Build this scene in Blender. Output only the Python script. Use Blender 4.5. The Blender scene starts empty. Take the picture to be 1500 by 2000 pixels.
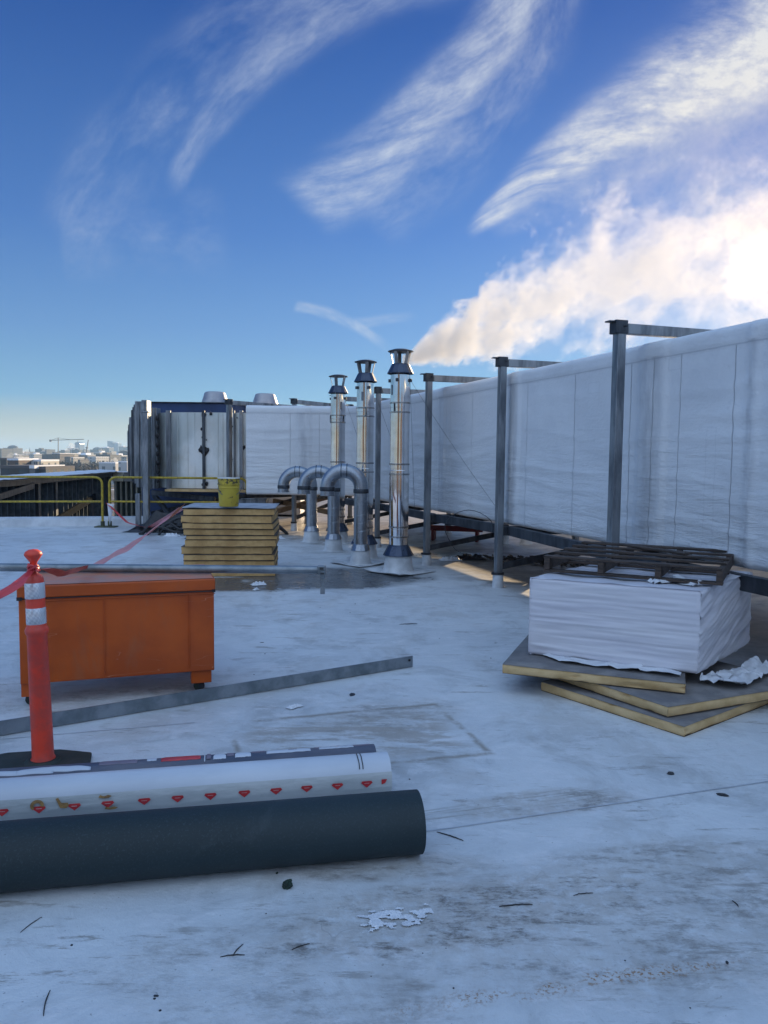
import bpy, bmesh, math, random
from math import sin, cos, pi, radians as R, sqrt, atan2, hypot
from mathutils import Vector as V, Matrix, noise
random.seed(7)
S = bpy.context.scene
COL = S.collection

# ------------------------------------------------------------------ camera
CAM_H, FPX, HORIZON, ROLL = 1.5, 1500.0, 893.0, R(.6)
_p = math.atan((1000-HORIZON)/FPX)
c_f = V((0, cos(_p), -sin(_p))); _u0 = V((0, sin(_p), cos(_p))); _r0 = V((1, 0, 0))
c_r = _r0*cos(ROLL)+_u0*sin(ROLL); c_u = _u0*cos(ROLL)-_r0*sin(ROLL)
c_o = V((0, 0, CAM_H))
cam = bpy.data.cameras.new('camera'); cam.sensor_fit = 'VERTICAL'; cam.sensor_height = 36; cam.lens = 36*FPX/2000
cam.clip_start = .05; cam.clip_end = 30000
co = bpy.data.objects.new('camera', cam); COL.objects.link(co)
M = Matrix.Identity(4)
for i in range(3):
    M[i][0], M[i][1], M[i][2], M[i][3] = c_r[i], c_u[i], -c_f[i], c_o[i]
co.matrix_world = M
S.camera = co
def ray(x, y): return c_f*FPX+c_r*(x-750)+c_u*(1000-y)
def G(x, y, z=0.0):                      # real place on the plane of height z that was measured at a photo pixel
    d = ray(x, y); return c_o+d*((z-CAM_H)/d.z)
def AT(x, y, Y):                         # real place at distance Y
    d = ray(x, y); return c_o+d*(Y/d.y)

# ------------------------------------------------------------------ node helpers
class N:
    def __init__(s, nt, so): s.nt, s.so = nt, so
    def _m(s, op, *a):
        n = s.nt.nodes.new('ShaderNodeMath'); n.operation = op
        for i, v in enumerate((s,)+a):
            if isinstance(v, N): s.nt.links.new(v.so, n.inputs[i])
            else: n.inputs[i].default_value = v
        return N(s.nt, n.outputs[0])
    def __add__(s, o): return s._m('ADD', o)
    __radd__ = __add__
    def __mul__(s, o): return s._m('MULTIPLY', o)
    __rmul__ = __mul__
    def __sub__(s, o): return s._m('SUBTRACT', o)
    def __rsub__(s, o): return (s*-1)+o
    def __truediv__(s, o): return s._m('DIVIDE', o)
    def pw(s, o): return s._m('POWER', o)
    def abs(s): return s._m('ABSOLUTE')
    def frac(s): return s._m('FRACT')
    def mx(s, o): return s._m('MAXIMUM', o)
    def mn(s, o): return s._m('MINIMUM', o)
    def exp(s): return s._m('EXPONENT')
    def sin(s): return s._m('SINE')
    def lt(s, o): return s._m('LESS_THAN', o)
    def gt(s, o): return s._m('GREATER_THAN', o)
    def ss(s, a, b, lo=0.0, hi=1.0, kind='SMOOTHSTEP'):
        n = s.nt.nodes.new('ShaderNodeMapRange'); n.interpolation_type = kind
        s.nt.links.new(s.so, n.inputs['Value'])
        n.inputs['From Min'].default_value = a; n.inputs['From Max'].default_value = b
        n.inputs['To Min'].default_value = lo; n.inputs['To Max'].default_value = hi
        return N(s.nt, n.outputs['Result'])
    def lin(s, a, b, lo=0.0, hi=1.0): return s.ss(a, b, lo, hi, 'LINEAR')
def vec(nt, x, y, z=0.0):
    n = nt.nodes.new('ShaderNodeCombineXYZ')
    for i, v in enumerate((x, y, z)):
        if isinstance(v, N): nt.links.new(v.so, n.inputs[i])
        else: n.inputs[i].default_value = v
    return n.outputs[0]
def xyz(nt, so):
    n = nt.nodes.new('ShaderNodeSeparateXYZ'); nt.links.new(so, n.inputs[0])
    return [N(nt, n.outputs[i]) for i in range(3)]
def coord(nt, kind='Object'):
    n = nt.nodes.new('ShaderNodeTexCoord'); return n.outputs[kind]
def tex(nt, v, scale, detail=4, rough=.55, dist=0.0, stretch=None, color=False):
    if stretch:
        m = nt.nodes.new('ShaderNodeMapping'); m.inputs['Scale'].default_value = stretch
        nt.links.new(v, m.inputs['Vector']); v = m.outputs[0]
    n = nt.nodes.new('ShaderNodeTexNoise'); n.inputs['Scale'].default_value = scale
    n.inputs['Detail'].default_value = detail; n.inputs['Roughness'].default_value = rough
    n.inputs['Distortion'].default_value = dist
    nt.links.new(v, n.inputs['Vector'])
    return n.outputs['Color'] if color else N(nt, n.outputs['Fac'])
def mixc(nt, f, a, b):
    n = nt.nodes.new('ShaderNodeMix'); n.data_type = 'RGBA'
    if isinstance(f, N): nt.links.new(f.so, n.inputs[0])
    else: n.inputs[0].default_value = f
    for v, i in ((a, 6), (b, 7)):
        if isinstance(v, (tuple, list)): n.inputs[i].default_value = (*v[:3], 1)
        else: nt.links.new(v, n.inputs[i])
    return n.outputs[2]
def setin(nt, n, k, v):
    if isinstance(v, N): nt.links.new(v.so, n.inputs[k])
    elif isinstance(v, (tuple, list)): n.inputs[k].default_value = (*v[:3], 1)
    elif isinstance(v, (int, float)): n.inputs[k].default_value = v
    else: nt.links.new(v, n.inputs[k])
def newmat(name):
    m = bpy.data.materials.new(name); m.use_nodes = True; nt = m.node_tree
    return m, nt, nt.nodes['Principled BSDF']
def bump(nt, b, h, strength=.3, dist=.01):
    n = nt.nodes.new('ShaderNodeBump'); n.inputs['Strength'].default_value = strength; n.inputs['Distance'].default_value = dist
    nt.links.new(h.so, n.inputs['Height']); nt.links.new(n.outputs[0], b.inputs['Normal'])
def pmat(name, c1, c2=None, scale=4, rough=.6, metal=0.0, bmp=0.0, bscale=None, stretch=None, lo=.35, hi=.65, rvar=0.0, bdist=.01, spec=None, detail=5):
    m, nt, b = newmat(name); o = coord(nt)
    if c2 is None: c2 = tuple(x*.85 for x in c1)
    n = tex(nt, o, scale, detail, .6, 0, stretch)
    setin(nt, b, 'Base Color', mixc(nt, n.ss(lo, hi), c1, c2))
    if rvar: setin(nt, b, 'Roughness', tex(nt, o, scale*2.3, 4, .6, 0, stretch).lin(.3, .7, rough-rvar, rough+rvar))
    else: b.inputs['Roughness'].default_value = rough
    b.inputs['Metallic'].default_value = metal
    if spec is not None: b.inputs['Specular IOR Level'].default_value = spec
    if bmp: bump(nt, b, tex(nt, o, bscale or scale*4, 5, .6, 0, stretch), bmp, bdist)
    return m

# ------------------------------------------------------------------ light
SUN_EL, SUN_AZ = R(12.95), R(25.3)
sd = V((sin(SUN_AZ)*cos(SUN_EL), cos(SUN_AZ)*cos(SUN_EL), sin(SUN_EL)))
w = bpy.data.worlds.new('World'); S.world = w; w.use_nodes = True
nt = w.node_tree; bg = nt.nodes['Background']
sky = nt.nodes.new('ShaderNodeTexSky'); sky.sky_type = 'NISHITA'; sky.sun_disc = False
sky.sun_elevation = SUN_EL; sky.sun_rotation = SUN_AZ; sky.altitude = 50; sky.air_density = 1.25; sky.dust_density = .25; sky.ozone_density = 4.0
SKY = .12
dx, dy, dz = xyz(nt, coord(nt, 'Generated'))
yy = dy.mx(.02)
a_, b_ = dx/yy, dz/yy                                      # bearing and slope of the sky direction
frontm = dy.ss(.02, .2)
wv = vec(nt, a_, b_, 0)
warp = tex(nt, wv, 3.5, 4, .6)-.5
warp2 = tex(nt, vec(nt, a_+5.3, b_, 0), 3.5, 4, .6)-.5
fine = tex(nt, wv, 9, 8, .68, .6)
def tp(x, y):
    d = ray(x, y); return d.x/d.y, d.z/d.y
def streak(P, Q, w0, w1, amp, fs=14.0, fl=3.0, curve=0.0, f0=.06, f1=.25, lo=.36, hi=.72, skew=0.0, wob=.05):
    (ax, ay), (bx, by) = tp(*P), tp(*Q)
    L = hypot(bx-ax, by-ay); tx, ty = (bx-ax)/L, (by-ay)/L
    px, py = a_-ax+warp*wob, b_-ay+warp2*wob
    t = (px*tx+py*ty)/L
    s = (py*tx-px*ty)-curve*(t*(1-t))*4
    wd = t.lin(0, 1, w0, w1)
    q = s/wd
    core = ((q*q)*(q*q)*-1.0+q*q*-.25).exp()
    edge = t.ss(-.03, f0)*t.ss(1.6, 1.6-f1)
    fib = tex(nt, vec(nt, t*(L*fl)+q*skew*.4, s*fs, 1.7), 2.2, 9, .64, .12).ss(lo, hi)
    feath = tex(nt, vec(nt, t*(L*14)-s*10, s*22+t*L*9, 4.7), 1.6, 8, .7, .15).ss(.25, .75, .55, 1.2)
    return (core*edge*fib*feath*amp), q, t
c3, q3, t3 = streak((925, 447), (1500, 70), .010, .078, 1.1, fs=6, fl=6, curve=.014, skew=1.0, lo=.22, hi=.74, wob=.022)
c3b, _, _ = streak((965, 442), (1500, 130), .018, .05, .4, fs=6, fl=5, curve=-.018, lo=.25, hi=.8, wob=.02)
c2, q2, t2 = streak((590, 405), (1010, -20), .044, .036, .85, fs=6, fl=5, curve=-.03, skew=1.0, lo=.22, hi=.80, wob=.03)
c2b, _, _ = streak((700, 420), (1060, -20), .05, .05, .38, fs=10, fl=4, curve=-.04, lo=.3, hi=.8)
c1, _, _ = streak((330, 355), (760, -40), .014, .05, .42, fs=10, fl=3, curve=.03, lo=.25, hi=.75)
c1b, _, _ = streak((130, 470), (640, -20), .06, .06, .30, fs=7, fl=3, curve=.04, lo=.35, hi=.8)
c0, _, _ = streak((120, 480), (330, 455), .045, .05, .24, fs=7, fl=5, lo=.35, hi=.8)
cw, _, _ = streak((575, 600), (700, 640), .007, .007, .5, fs=20, fl=6, curve=.004, lo=.2, hi=.7, f1=.5, wob=.02)
cw2, _, _ = streak((690, 632), (770, 620), .008, .006, .3, fs=20, fl=6, lo=.2, hi=.7, f1=.5, wob=.02)
ch, _, _ = streak((1000, 640), (1500, 330), .05, .12, .32, fs=4, fl=2, lo=.2, hi=.8)
cloud = (c3+c3b+c2+c2b+c1+c1b+c0+cw+cw2+ch)*frontm
cloud = cloud.mn(.93)
cs = (dx*sd.x+dy*sd.y+dz*sd.z).mx(0.0)
# blend the physical sky with the gradient read off this afternoon's air; extra brightness added out of view, overhead and behind, to light the roof
rp = nt.nodes.new('ShaderNodeValToRGB'); nt.links.new(dz.so, rp.inputs[0]); cr_ = rp.color_ramp
stops = [(0, (.78, .67, .38)), (.028, (.52, .56, .47)), (.07, (.17, .40, .64)), (.15, (.115, .285, .60)), (.27, (.052, .175, .51)), (.48, (.008, .074, .335)), (1, (.01, .08, .32))]
cr_.elements[0].position = 0; cr_.elements[0].color = (*stops[0][1], 1); cr_.elements[1].position = 1; cr_.elements[1].color = (*stops[-1][1], 1)
for p_, c_ in stops[1:-1]: e_ = cr_.elements.new(p_); e_.color = (*c_, 1)
def vscale(so_, k):
    n = nt.nodes.new('ShaderNodeVectorMath'); n.operation = 'SCALE'; nt.links.new(so_, n.inputs[0])
    if isinstance(k, N): nt.links.new(k.so, n.inputs['Scale'])
    else: n.inputs['Scale'].default_value = k
    return n.outputs[0]
KX = 1/(2.0*SKY)
graded = vscale(rp.outputs[0], ((cs.pw(6.0)*.35+1.0)*KX))
sky_fill = dz.ss(.52, .80).mx(dy.ss(.12, -.35)*dz.ss(.02, .25)*.75)
sky_fill = sky_fill*(tex(nt, vec(nt, dx/(dz.mx(.05)), dy/(dz.mx(.05)), 0), 1.2, 4).lin(.2, .8, .7, 1.1))
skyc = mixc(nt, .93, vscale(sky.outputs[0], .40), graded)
skyc = mixc(nt, sky_fill, skyc, mixc(nt, dy.ss(.1, -.4), (.22*KX, .42*KX, .80*KX), (.80*KX, 1.05*KX, 1.42*KX)))
gm = tex(nt, vec(nt, a_*1.0, b_, 3.0), 13, 7, .68, .4).ss(.30, .66, .18, 1.7)
glow = cs.pw(6000.0)*16.0+cs.pw(900.0)*2.0*gm+cs.pw(160.0)*1.8*gm+cs.pw(35.0)*.28
col = mixc(nt, cloud, skyc, mixc(nt, cs.pw(20.0), (.60*KX, .68*KX, .80*KX), (.90*KX, .86*KX, .80*KX)))
gl = nt.nodes.new('ShaderNodeVectorMath'); gl.operation = 'SCALE'; gl.inputs[0].default_value = (1, .70, .30); nt.links.new(glow.so, gl.inputs['Scale'])
ad = nt.nodes.new('ShaderNodeVectorMath'); ad.operation = 'ADD'; nt.links.new(col, ad.inputs[0]); nt.links.new(gl.outputs[0], ad.inputs[1])
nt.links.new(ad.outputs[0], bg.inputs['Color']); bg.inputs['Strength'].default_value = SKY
sun = bpy.data.lights.new('sun', 'SUN'); sun.energy = 4.0; sun.angle = R(.5); sun.color = (1, .76, .47)
so = bpy.data.objects.new('sun', sun); COL.objects.link(so); so.rotation_euler = (-sd).to_track_quat('-Z', 'Y').to_euler(); so.location = (20, 40, 30)
S.view_settings.view_transform = 'Standard'; S.view_settings.look = 'None'; S.view_settings.exposure = 1.0; S.view_settings.gamma = 1
S.cycles.volume_bounces = 2; S.cycles.volume_step_rate = 2.2; S.cycles.volume_max_steps = 64
S.cycles.max_bounces = 6; S.cycles.caustics_reflective = False; S.cycles.caustics_refractive = False

# ------------------------------------------------------------------ mesh helpers
class MB:
    def __init__(s): s.v, s.f, s.mi, s.cur, s.uv = [], [], [], 0, {}
    def quad(s, *p):
        n = len(s.v); s.v += [tuple(x) for x in p]; s.f.append(tuple(range(n, n+len(p)))); s.mi.append(s.cur); return s
    def raw(s, vs, fs):
        n = len(s.v); s.v += [tuple(x) for x in vs]
        for f in fs: s.f.append(tuple(n+i for i in f)); s.mi.append(s.cur)
        return s
    def box(s, c, d, rz=0.0, m=None):
        x, y, z = d[0]/2, d[1]/2, d[2]/2
        vs = [V((a*x, b*y, e*z)) for e in (-1, 1) for b in (-1, 1) for a in (-1, 1)]
        if rz: vs = [Matrix.Rotation(rz, 3, 'Z') @ v for v in vs]
        if m: vs = [m @ v for v in vs]
        return s.raw([v+V(c) for v in vs], [(0, 2, 3, 1), (4, 5, 7, 6), (0, 1, 5, 4), (2, 6, 7, 3), (0, 4, 6, 2), (1, 3, 7, 5)])
    def bar(s, a, b, w, h, up=(0, 0, 1)):
        a, b = V(a), V(b); d = (b-a).normalized(); u = V(up)
        if abs(d.dot(u)) > .98: u = V((0, 1, 0))
        x = d.cross(u).normalized(); u = x.cross(d)
        vs = [p+x*(i*w/2)+u*(j*h/2) for p in (a, b) for i, j in ((-1, -1), (1, -1), (1, 1), (-1, 1))]
        return s.raw(vs, [(3, 2, 1, 0), (4, 5, 6, 7), (0, 1, 5, 4), (1, 2, 6, 5), (2, 3, 7, 6), (3, 0, 4, 7)])
    def tube(s, pts, r, n=12, caps=True, closed=False):
        pts = [V(p) for p in pts]; m = len(pts); rings = []; prev = None
        for i, p in enumerate(pts):
            d = (pts[min(i+1, m-1)]-pts[max(i-1, 0)])
            if closed: d = pts[(i+1) % m]-pts[i-1]
            d.normalize()
            if prev is None: x = d.orthogonal().normalized()
            else:
                x = prev-d*prev.dot(d); x.normalize()
            prev = x; y = d.cross(x); rr = r[i] if isinstance(r, (list, tuple)) else r
            rings.append([p+(x*cos(2*pi*k/n)+y*sin(2*pi*k/n))*rr for k in range(n)])
        fs = []
        for i in range(m-1 if not closed else m):
            j = (i+1) % m
            for k in range(n): fs.append((i*n+k, i*n+(k+1) % n, j*n+(k+1) % n, j*n+k))
        if caps and not closed: fs += [tuple(range(n-1, -1, -1)), tuple((m-1)*n+k for k in range(n))]
        return s.raw([v for q in rings for v in q], fs)
    def lathe(s, prof, c=(0, 0, 0), n=32, cap0=False, cap1=False):
        c = V(c); vs = [c+V((r*cos(2*pi*k/n), r*sin(2*pi*k/n), z)) for r, z in prof for k in range(n)]
        fs = [(i*n+k, i*n+(k+1) % n, (i+1)*n+(k+1) % n, (i+1)*n+k) for i in range(len(prof)-1) for k in range(n)]
        if cap0: fs.append(tuple(range(n-1, -1, -1)))
        if cap1: fs.append(tuple((len(prof)-1)*n+k for k in range(n)))
        return s.raw(vs, fs)
    def prism(s, poly, z0, z1):
        n = len(poly); vs = [(x, y, z0) for x, y in poly]+[(x, y, z1) for x, y in poly]
        return s.raw(vs, [tuple(range(n-1, -1, -1)), tuple(range(n, 2*n))]+[(i, (i+1) % n, n+(i+1) % n, n+i) for i in range(n)])
    def grid(s, nu, nv, f, uvf=None):
        vs = [f(i/nu, j/nv) for i in range(nu+1) for j in range(nv+1)]
        fs = [(i*(nv+1)+j, (i+1)*(nv+1)+j, (i+1)*(nv+1)+j+1, i*(nv+1)+j+1) for i in range(nu) for j in range(nv)]
        return s.raw(vs, fs)
def flat_normals(me): pass
def obj(name, mb, mat, parent=None, loc=None, rz=0.0, bevel=0.0, solid=0.0, world=False, uv=None, smooth=True, ang=35):
    me = bpy.data.meshes.new(name); me.from_pydata(mb.v, [], mb.f); me.validate()
    for m in (mat if isinstance(mat, (list, tuple)) else [mat]): me.materials.append(m)
    if isinstance(mat, (list, tuple)):
        for p, i in zip(me.polygons, mb.mi): p.material_index = i
    bm = bmesh.new(); bm.from_mesh(me); bmesh.ops.recalc_face_normals(bm, faces=bm.faces); bm.to_mesh(me); bm.free()
    if uv:
        l = me.uv_layers.new(name='UVMap')
        for lp in me.loops: l.data[lp.index].uv = uv[lp.vertex_index]
    if smooth:
        for p in me.polygons: p.use_smooth = True
        me.set_sharp_from_angle(angle=R(ang))
    o = bpy.data.objects.new(name, me); COL.objects.link(o)
    if parent is not None:
        o.parent = parent
        if world: o.location = -V(parent.location)
    if loc is not None: o.location = loc
    if rz: o.rotation_euler.z = rz
    if bevel:
        b = o.modifiers.new('bevel', 'BEVEL'); b.width = bevel; b.segments = 2; b.limit_method = 'ANGLE'; b.angle_limit = R(50)
    if solid:
        b = o.modifiers.new('solid', 'SOLIDIFY'); b.thickness = solid
    return o
def tag(o, label=None, cat=None, group=None, kind=None):
    for k, v in (('label', label), ('category', cat), ('group', group), ('kind', kind)):
        if v: o[k] = v
    return o
def thing(name, label, cat, loc=(0, 0, 0), rz=0.0, group=None):
    o = bpy.data.objects.new(name, None); COL.objects.link(o); o.location = loc; o.rotation_euler.z = rz; o.empty_display_size = .2
    return tag(o, label, cat, group)
def copy_tree(o, loc, rz=0.0, label=None):
    def rec(a, par):
        c = a.copy(); COL.objects.link(c)
        if par: c.parent = par
        for ch in [x for x in COL.objects if x.parent is a]: rec(ch, c)
        return c
    c = rec(o, None); c.location = loc; c.rotation_euler.z = rz
    if label: c['label'] = label
    return c
def nz(x, y, z, sc=1.0): return noise.noise(V((x*sc, y*sc, z*sc)))

# ------------------------------------------------------------------ materials
steel = pmat('galvanised_steel', (.30, .32, .34), (.13, .145, .165), 9, .48, .75, .15, 30, (1, 1, .18), rvar=.14)
steel_dark = pmat('weathered_steel', (.085, .095, .11), (.04, .045, .055), 8, .55, .6, .15, 30, (1, 1, .3))
chan = pmat('channel_steel', (.30, .33, .36), (.17, .2, .22), 6, .42, .8, .1, 30, rvar=.1)
yellow = pmat('yellow_paint', (.52, .38, .03), (.30, .22, .03), 20, .5, 0, .1, 60)
wood = pmat('grey_pallet_wood', (.085, .060, .048), (.035, .027, .024), 7, .85, 0, .5, 40, (1, 8, 8), bdist=.004)
foam = pmat('foam_edge', (.64, .405, .17), (.48, .285, .11), 7, .9, 0, .5, 70, bdist=.004)
foam_pale = pmat('pale_foam_edge', (.70, .49, .25), (.55, .36, .16), 5, .9, 0, .5, 60, bdist=.004)
facer = pmat('board_facer', (.24, .225, .215), (.16, .15, .15), 6, .85, 0, .2, 90)
facer_dk = pmat('dark_facer', (.13, .10, .075), (.07, .055, .04), 6, .9)
white_pl = pmat('white_boot_plastic', (.62, .64, .66), (.45, .47, .49), 5, .5, 0, .15, 20)
def orange_mat():
    m, nt, b = newmat('orange_enamel'); o = coord(nt)
    c = mixc(nt, tex(nt, o, 3, 5).ss(.35, .65), (.52, .092, .008), (.40, .066, .007))
    c = mixc(nt, tex(nt, o, 24, 7, .75, .2).ss(.66, .70)*.8, c, (.16, .05, .02))
    c = mixc(nt, tex(nt, o, 5, 6, .7, .2, (1, 1, .35)).ss(.52, .72)*.35, c, (.30, .13, .07))
    sc_ = (tex(nt, o, 6, 2, .5, .3, (.3, .3, 2.2))-.5).abs().ss(.006, .0)*tex(nt, o, 3, 3).ss(.56, .62)
    c = mixc(nt, sc_*.6, c, (.62, .34, .22)); setin(nt, b, 'Base Color', c)
    setin(nt, b, 'Roughness', tex(nt, o, 8, 4).lin(.3, .7, .36, .56)); bump(nt, b, tex(nt, o, 160, 3), .08, .003); return m
orange = orange_mat()
orange_top = pmat('pale_orange_enamel', (.60, .22, .13), (.47, .25, .18), 7, .5, 0, .15, 40)
rubber = pmat('black_rubber', (.012, .022, .016), (.03, .035, .028), 6, .6, 0, .2, 30)
black = pmat('black_plastic', (.012, .013, .016), (.03, .03, .034), 12, .5)
redplast = pmat('delineator_plastic', (.82, .065, .03), (.56, .07, .05), 9, .45, 0, .08, 30, rvar=.08)
redcloth = pmat('red_tape_plastic', (.62, .06, .06), (.45, .04, .05), 9, .35, 0, .3, 25)
pinktape = pmat('faded_tape_plastic', (.66, .13, .12), (.50, .07, .08), 6, .32, 0, .3, 25)
redpaint = pmat('red_paint', (.55, .03, .02), None, 8, .5)
navy = pmat('navy_membrane', (.025, .06, .17), (.018, .045, .13), 3, .5)
alu = pmat('spun_aluminium', (.46, .46, .48), (.36, .36, .39), 5, .45, .5, .05)

def chrome_mat():
    m, nt, b = newmat('polished_stainless'); o = coord(nt)
    setin(nt, b, 'Base Color', mixc(nt, tex(nt, o, 3, 3).ss(.4, .7), (.74, .74, .75), (.60, .58, .56)))
    b.inputs['Metallic'].default_value = 1; setin(nt, b, 'Roughness', tex(nt, o, 5, 4, .6, 0, (1, 1, .3)).lin(.3, .7, .05, .16))
    h = tex(nt, o, 3.2, 2, .5, 0, (1, 1, .25)); bump(nt, b, h, .35, .05); return m
chrome = chrome_mat()
def spiral_mat():
    m, nt, b = newmat('galvanised_duct'); o = coord(nt)
    v = nt.nodes.new('ShaderNodeTexVoronoi'); v.inputs['Scale'].default_value = 55; nt.links.new(o, v.inputs['Vector'])
    vc = N(nt, v.outputs['Distance'])
    setin(nt, b, 'Base Color', mixc(nt, vc.ss(.1, .8)*.5+tex(nt, o, 4, 4)*.5, (.42, .45, .49), (.27, .30, .34)))
    b.inputs['Metallic'].default_value = .95; setin(nt, b, 'Roughness', tex(nt, o, 8, 4).lin(.3, .7, .26, .42))
    bump(nt, b, tex(nt, o, 9, 3), .12, .02); return m
galv = spiral_mat()
def bare_mat():
    m, nt, b = newmat('bare_duct_sheet'); o = coord(nt)
    n = tex(nt, o, 1.3, 5, .6, .4, (1, 1, .45)); x, y, z = xyz(nt, o)
    brown = tex(nt, o, .9, 4, .6).ss(.56, .72)
    c = mixc(nt, n.ss(.35, .66), (.86, .88, .86), (.58, .62, .60)); c = mixc(nt, brown*.5, c, (.42, .36, .25))
    setin(nt, b, 'Base Color', c); b.inputs['Metallic'].default_value = .55
    setin(nt, b, 'Roughness', tex(nt, o, 3, 4).lin(.3, .7, .28, .5)); bump(nt, b, tex(nt, o, 2.0, 4), .3, .03); return m
bare = bare_mat()

def roof_mat():
    m, nt, b = newmat('white_membrane_roof'); o = coord(nt); x, y, z = xyz(nt, o)
    big = tex(nt, o, .45, 5, .6, .5); mid = tex(nt, o, 2.2, 7, .66, .6); fin = tex(nt, o, 17, 6, .7); spk = tex(nt, o, 60, 3, .6)
    base = mixc(nt, big.ss(.35, .65), (.66, .69, .705), (.53, .56, .585))
    base = mixc(nt, mid.ss(.47, .68)*.55, base, (.33, .345, .355))
    base = mixc(nt, tex(nt, o, 1.3, 7, .68, .5, (1, .6, 1)).ss(.50, .64)*.40, base, (.40, .385, .36))
    base = mixc(nt, tex(nt, o, 7.0, 9, .75, .3, (.6, 1, 1)).ss(.50, .62)*.55, base, (.69, .70, .72))
    # trampled grey patches in the near field
    def blob(cx, cy, rx, ry, rot=0.0, soft=.5):
        ux = (x-cx)*cos(rot)+(y-cy)*sin(rot); uy = (y-cy)*cos(rot)-(x-cx)*sin(rot)
        d = (ux/rx)*(ux/rx)+(uy/ry)*(uy/ry)+(mid-.5)*1.6
        return d.ss(1.0+soft, 1.0-soft)
    def gb(px, py, rx, ry, rot=0.0, soft=.5):
        p = G(px, py); return blob(p.x, p.y, rx, ry, rot, soft)
    grit = tex(nt, o, 30, 6, .8, .2, (.5, 1, 1)).ss(.36, .62)
    scuff = (tex(nt, o, 11, 9, .8, .2, (.32, 1, 1))*.65+tex(nt, o, 2.4, 6, .7, .3)*.35).ss(.475, .56)*grit
    dirt = (gb(930, 1780, .75, .20, .25)*.95).mx(gb(1250, 1800, .7, .35, .2)*.6).mx(gb(600, 1900, .6, .25)*.4).mx(gb(1300, 1700, .6, .2, .2)*.6).mx(gb(720, 1690, .5, .10)*.6).mx(gb(1330, 1850, .4, .2)*.6)
    dirt = dirt.mx(gb(760, 1400, .45, .28, .5)*.6).mx(gb(1050, 1570, .4, .12, .25)*.8).mx(gb(250, 1360, .75, .22, .35)*.55).mx(gb(1380, 1240, 1.2, .9)*.3)
    base = mixc(nt, dirt*.52*tex(nt, o, 16, 8, .75).ss(.3, .6), base, (.32, .27, .215))
    base = mixc(nt, dirt*scuff*.95, base, (.12, .105, .09))
    hair = (tex(nt, o, 4.2, 2, .5, 1.2)-.5).abs().ss(.010, .0)*tex(nt, o, 2.0, 4, .7).ss(.50, .58)*dirt*.35
    base = mixc(nt, hair, base, (.20, .195, .19))
    p = G(830, 1610); q = G(1180, 1560); L_ = (q-p).length; ex = ((q.x-p.x)/L_, (q.y-p.y)/L_)
    al = (x-p.x)*ex[0]+(y-p.y)*ex[1]; ac = (y-p.y)*ex[0]-(x-p.x)*ex[1]
    trk = (ac+(mid-.5)*.03-.07).abs().ss(.085, .03)*al.ss(-.3, .0)*al.ss(L_+.12, L_-.1)
    ln_ = tex(nt, vec(nt, al*1.5, ac*42, 0), 1.0, 5, .7, .15).ss(.48, .62)
    base = mixc(nt, trk*ln_*.75, base, (.24, .225, .20))
    # pale torn rectangle left by an old patch beyond the rolls
    p = G(690, 1440); a0 = .29; ux = (x-p.x)*cos(a0)+(y-p.y)*sin(a0); uy = (y-p.y)*cos(a0)-(x-p.x)*sin(a0)
    e_ = ((ux.abs()-.62).mx(uy.abs()-.40))+(mid-.5)*.10
    base = mixc(nt, e_.abs().ss(.035, .0)*tex(nt, o, 3.1, 5, .7).ss(.40, .56)*.85, base, (.26, .235, .20))
    base = mixc(nt, e_.ss(.04, -.2)*tex(nt, o, 6.0, 9, .78, .2, (.3, 1, 1)).ss(.455, .56)*.72, base, (.31, .275, .235))
    # browner and darker under and beyond the duct, damp stain by the flues
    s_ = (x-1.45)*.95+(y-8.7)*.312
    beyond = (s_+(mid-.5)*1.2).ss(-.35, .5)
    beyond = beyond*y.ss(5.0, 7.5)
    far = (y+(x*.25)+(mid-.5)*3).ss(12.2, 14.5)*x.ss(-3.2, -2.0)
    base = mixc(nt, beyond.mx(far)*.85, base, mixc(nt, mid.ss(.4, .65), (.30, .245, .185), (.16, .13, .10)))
    wet = gb(640, 1128, 1.25, .85, .25, .35).mx(gb(480, 1140, .8, .5, 0, .3)).mx(gb(900, 1085, .8, .4)*.8)
    wetn = wet*tex(nt, o, 1.6, 6, .65, .8).ss(.25, .42)
    base = mixc(nt, wetn*.92, base, (.055, .062, .07))
    base = mixc(nt, spk.ss(.67, .72)*.6, base, (.18, .18, .17))
    # rusty granules, lower right
    p = G(1000, 1940); q = G(1400, 1880)
    ux = ((x-p.x)*(q.x-p.x)+(y-p.y)*(q.y-p.y))/((q-p).length**2); uy = ((y-p.y)*(q.x-p.x)-(x-p.x)*(q.y-p.y))/(q-p).length
    ru = ((uy+(mid-.5)*.08)/.03); ru = (ru*ru*-1).exp()*ux.ss(-.9, .0)*ux.ss(1.3, .8)*tex(nt, o, 75, 3, .7).ss(.50, .60)*tex(nt, o, 5, 3).ss(.42, .55)
    base = mixc(nt, ru*.95, base, (.27, .13, .035))
    # fine smears everywhere, mostly running with the sheets
    sm = tex(nt, o, 9, 9, .8, .15, (.22, 1.3, 1)).ss(.55, .62)*tex(nt, o, 1.7, 4, .6).ss(.44, .58)
    base = mixc(nt, sm*.75, base, (.25, .235, .215))
    li = tex(nt, o, 8, 9, .8, .15, (.3, 1.2, 1)).ss(.40, .34)*tex(nt, o, 1.1, 4, .6).ss(.42, .56)
    base = mixc(nt, li*.6, base, (.80, .81, .82))
    # scratches
    scr = tex(nt, o, 3.0, 3, .5, .2, (.25, 3.0, 1)); scr = (scr-.5).abs().ss(.007, .0)*tex(nt, o, 2.3, 4, .7).ss(.56, .64)
    base = mixc(nt, scr*.6, base, (.22, .22, .22))
    setin(nt, b, 'Base Color', base)
    setin(nt, b, 'Roughness', (mid.lin(.3, .7, .38, .62)-wetn*.28).mx(.12))
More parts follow.
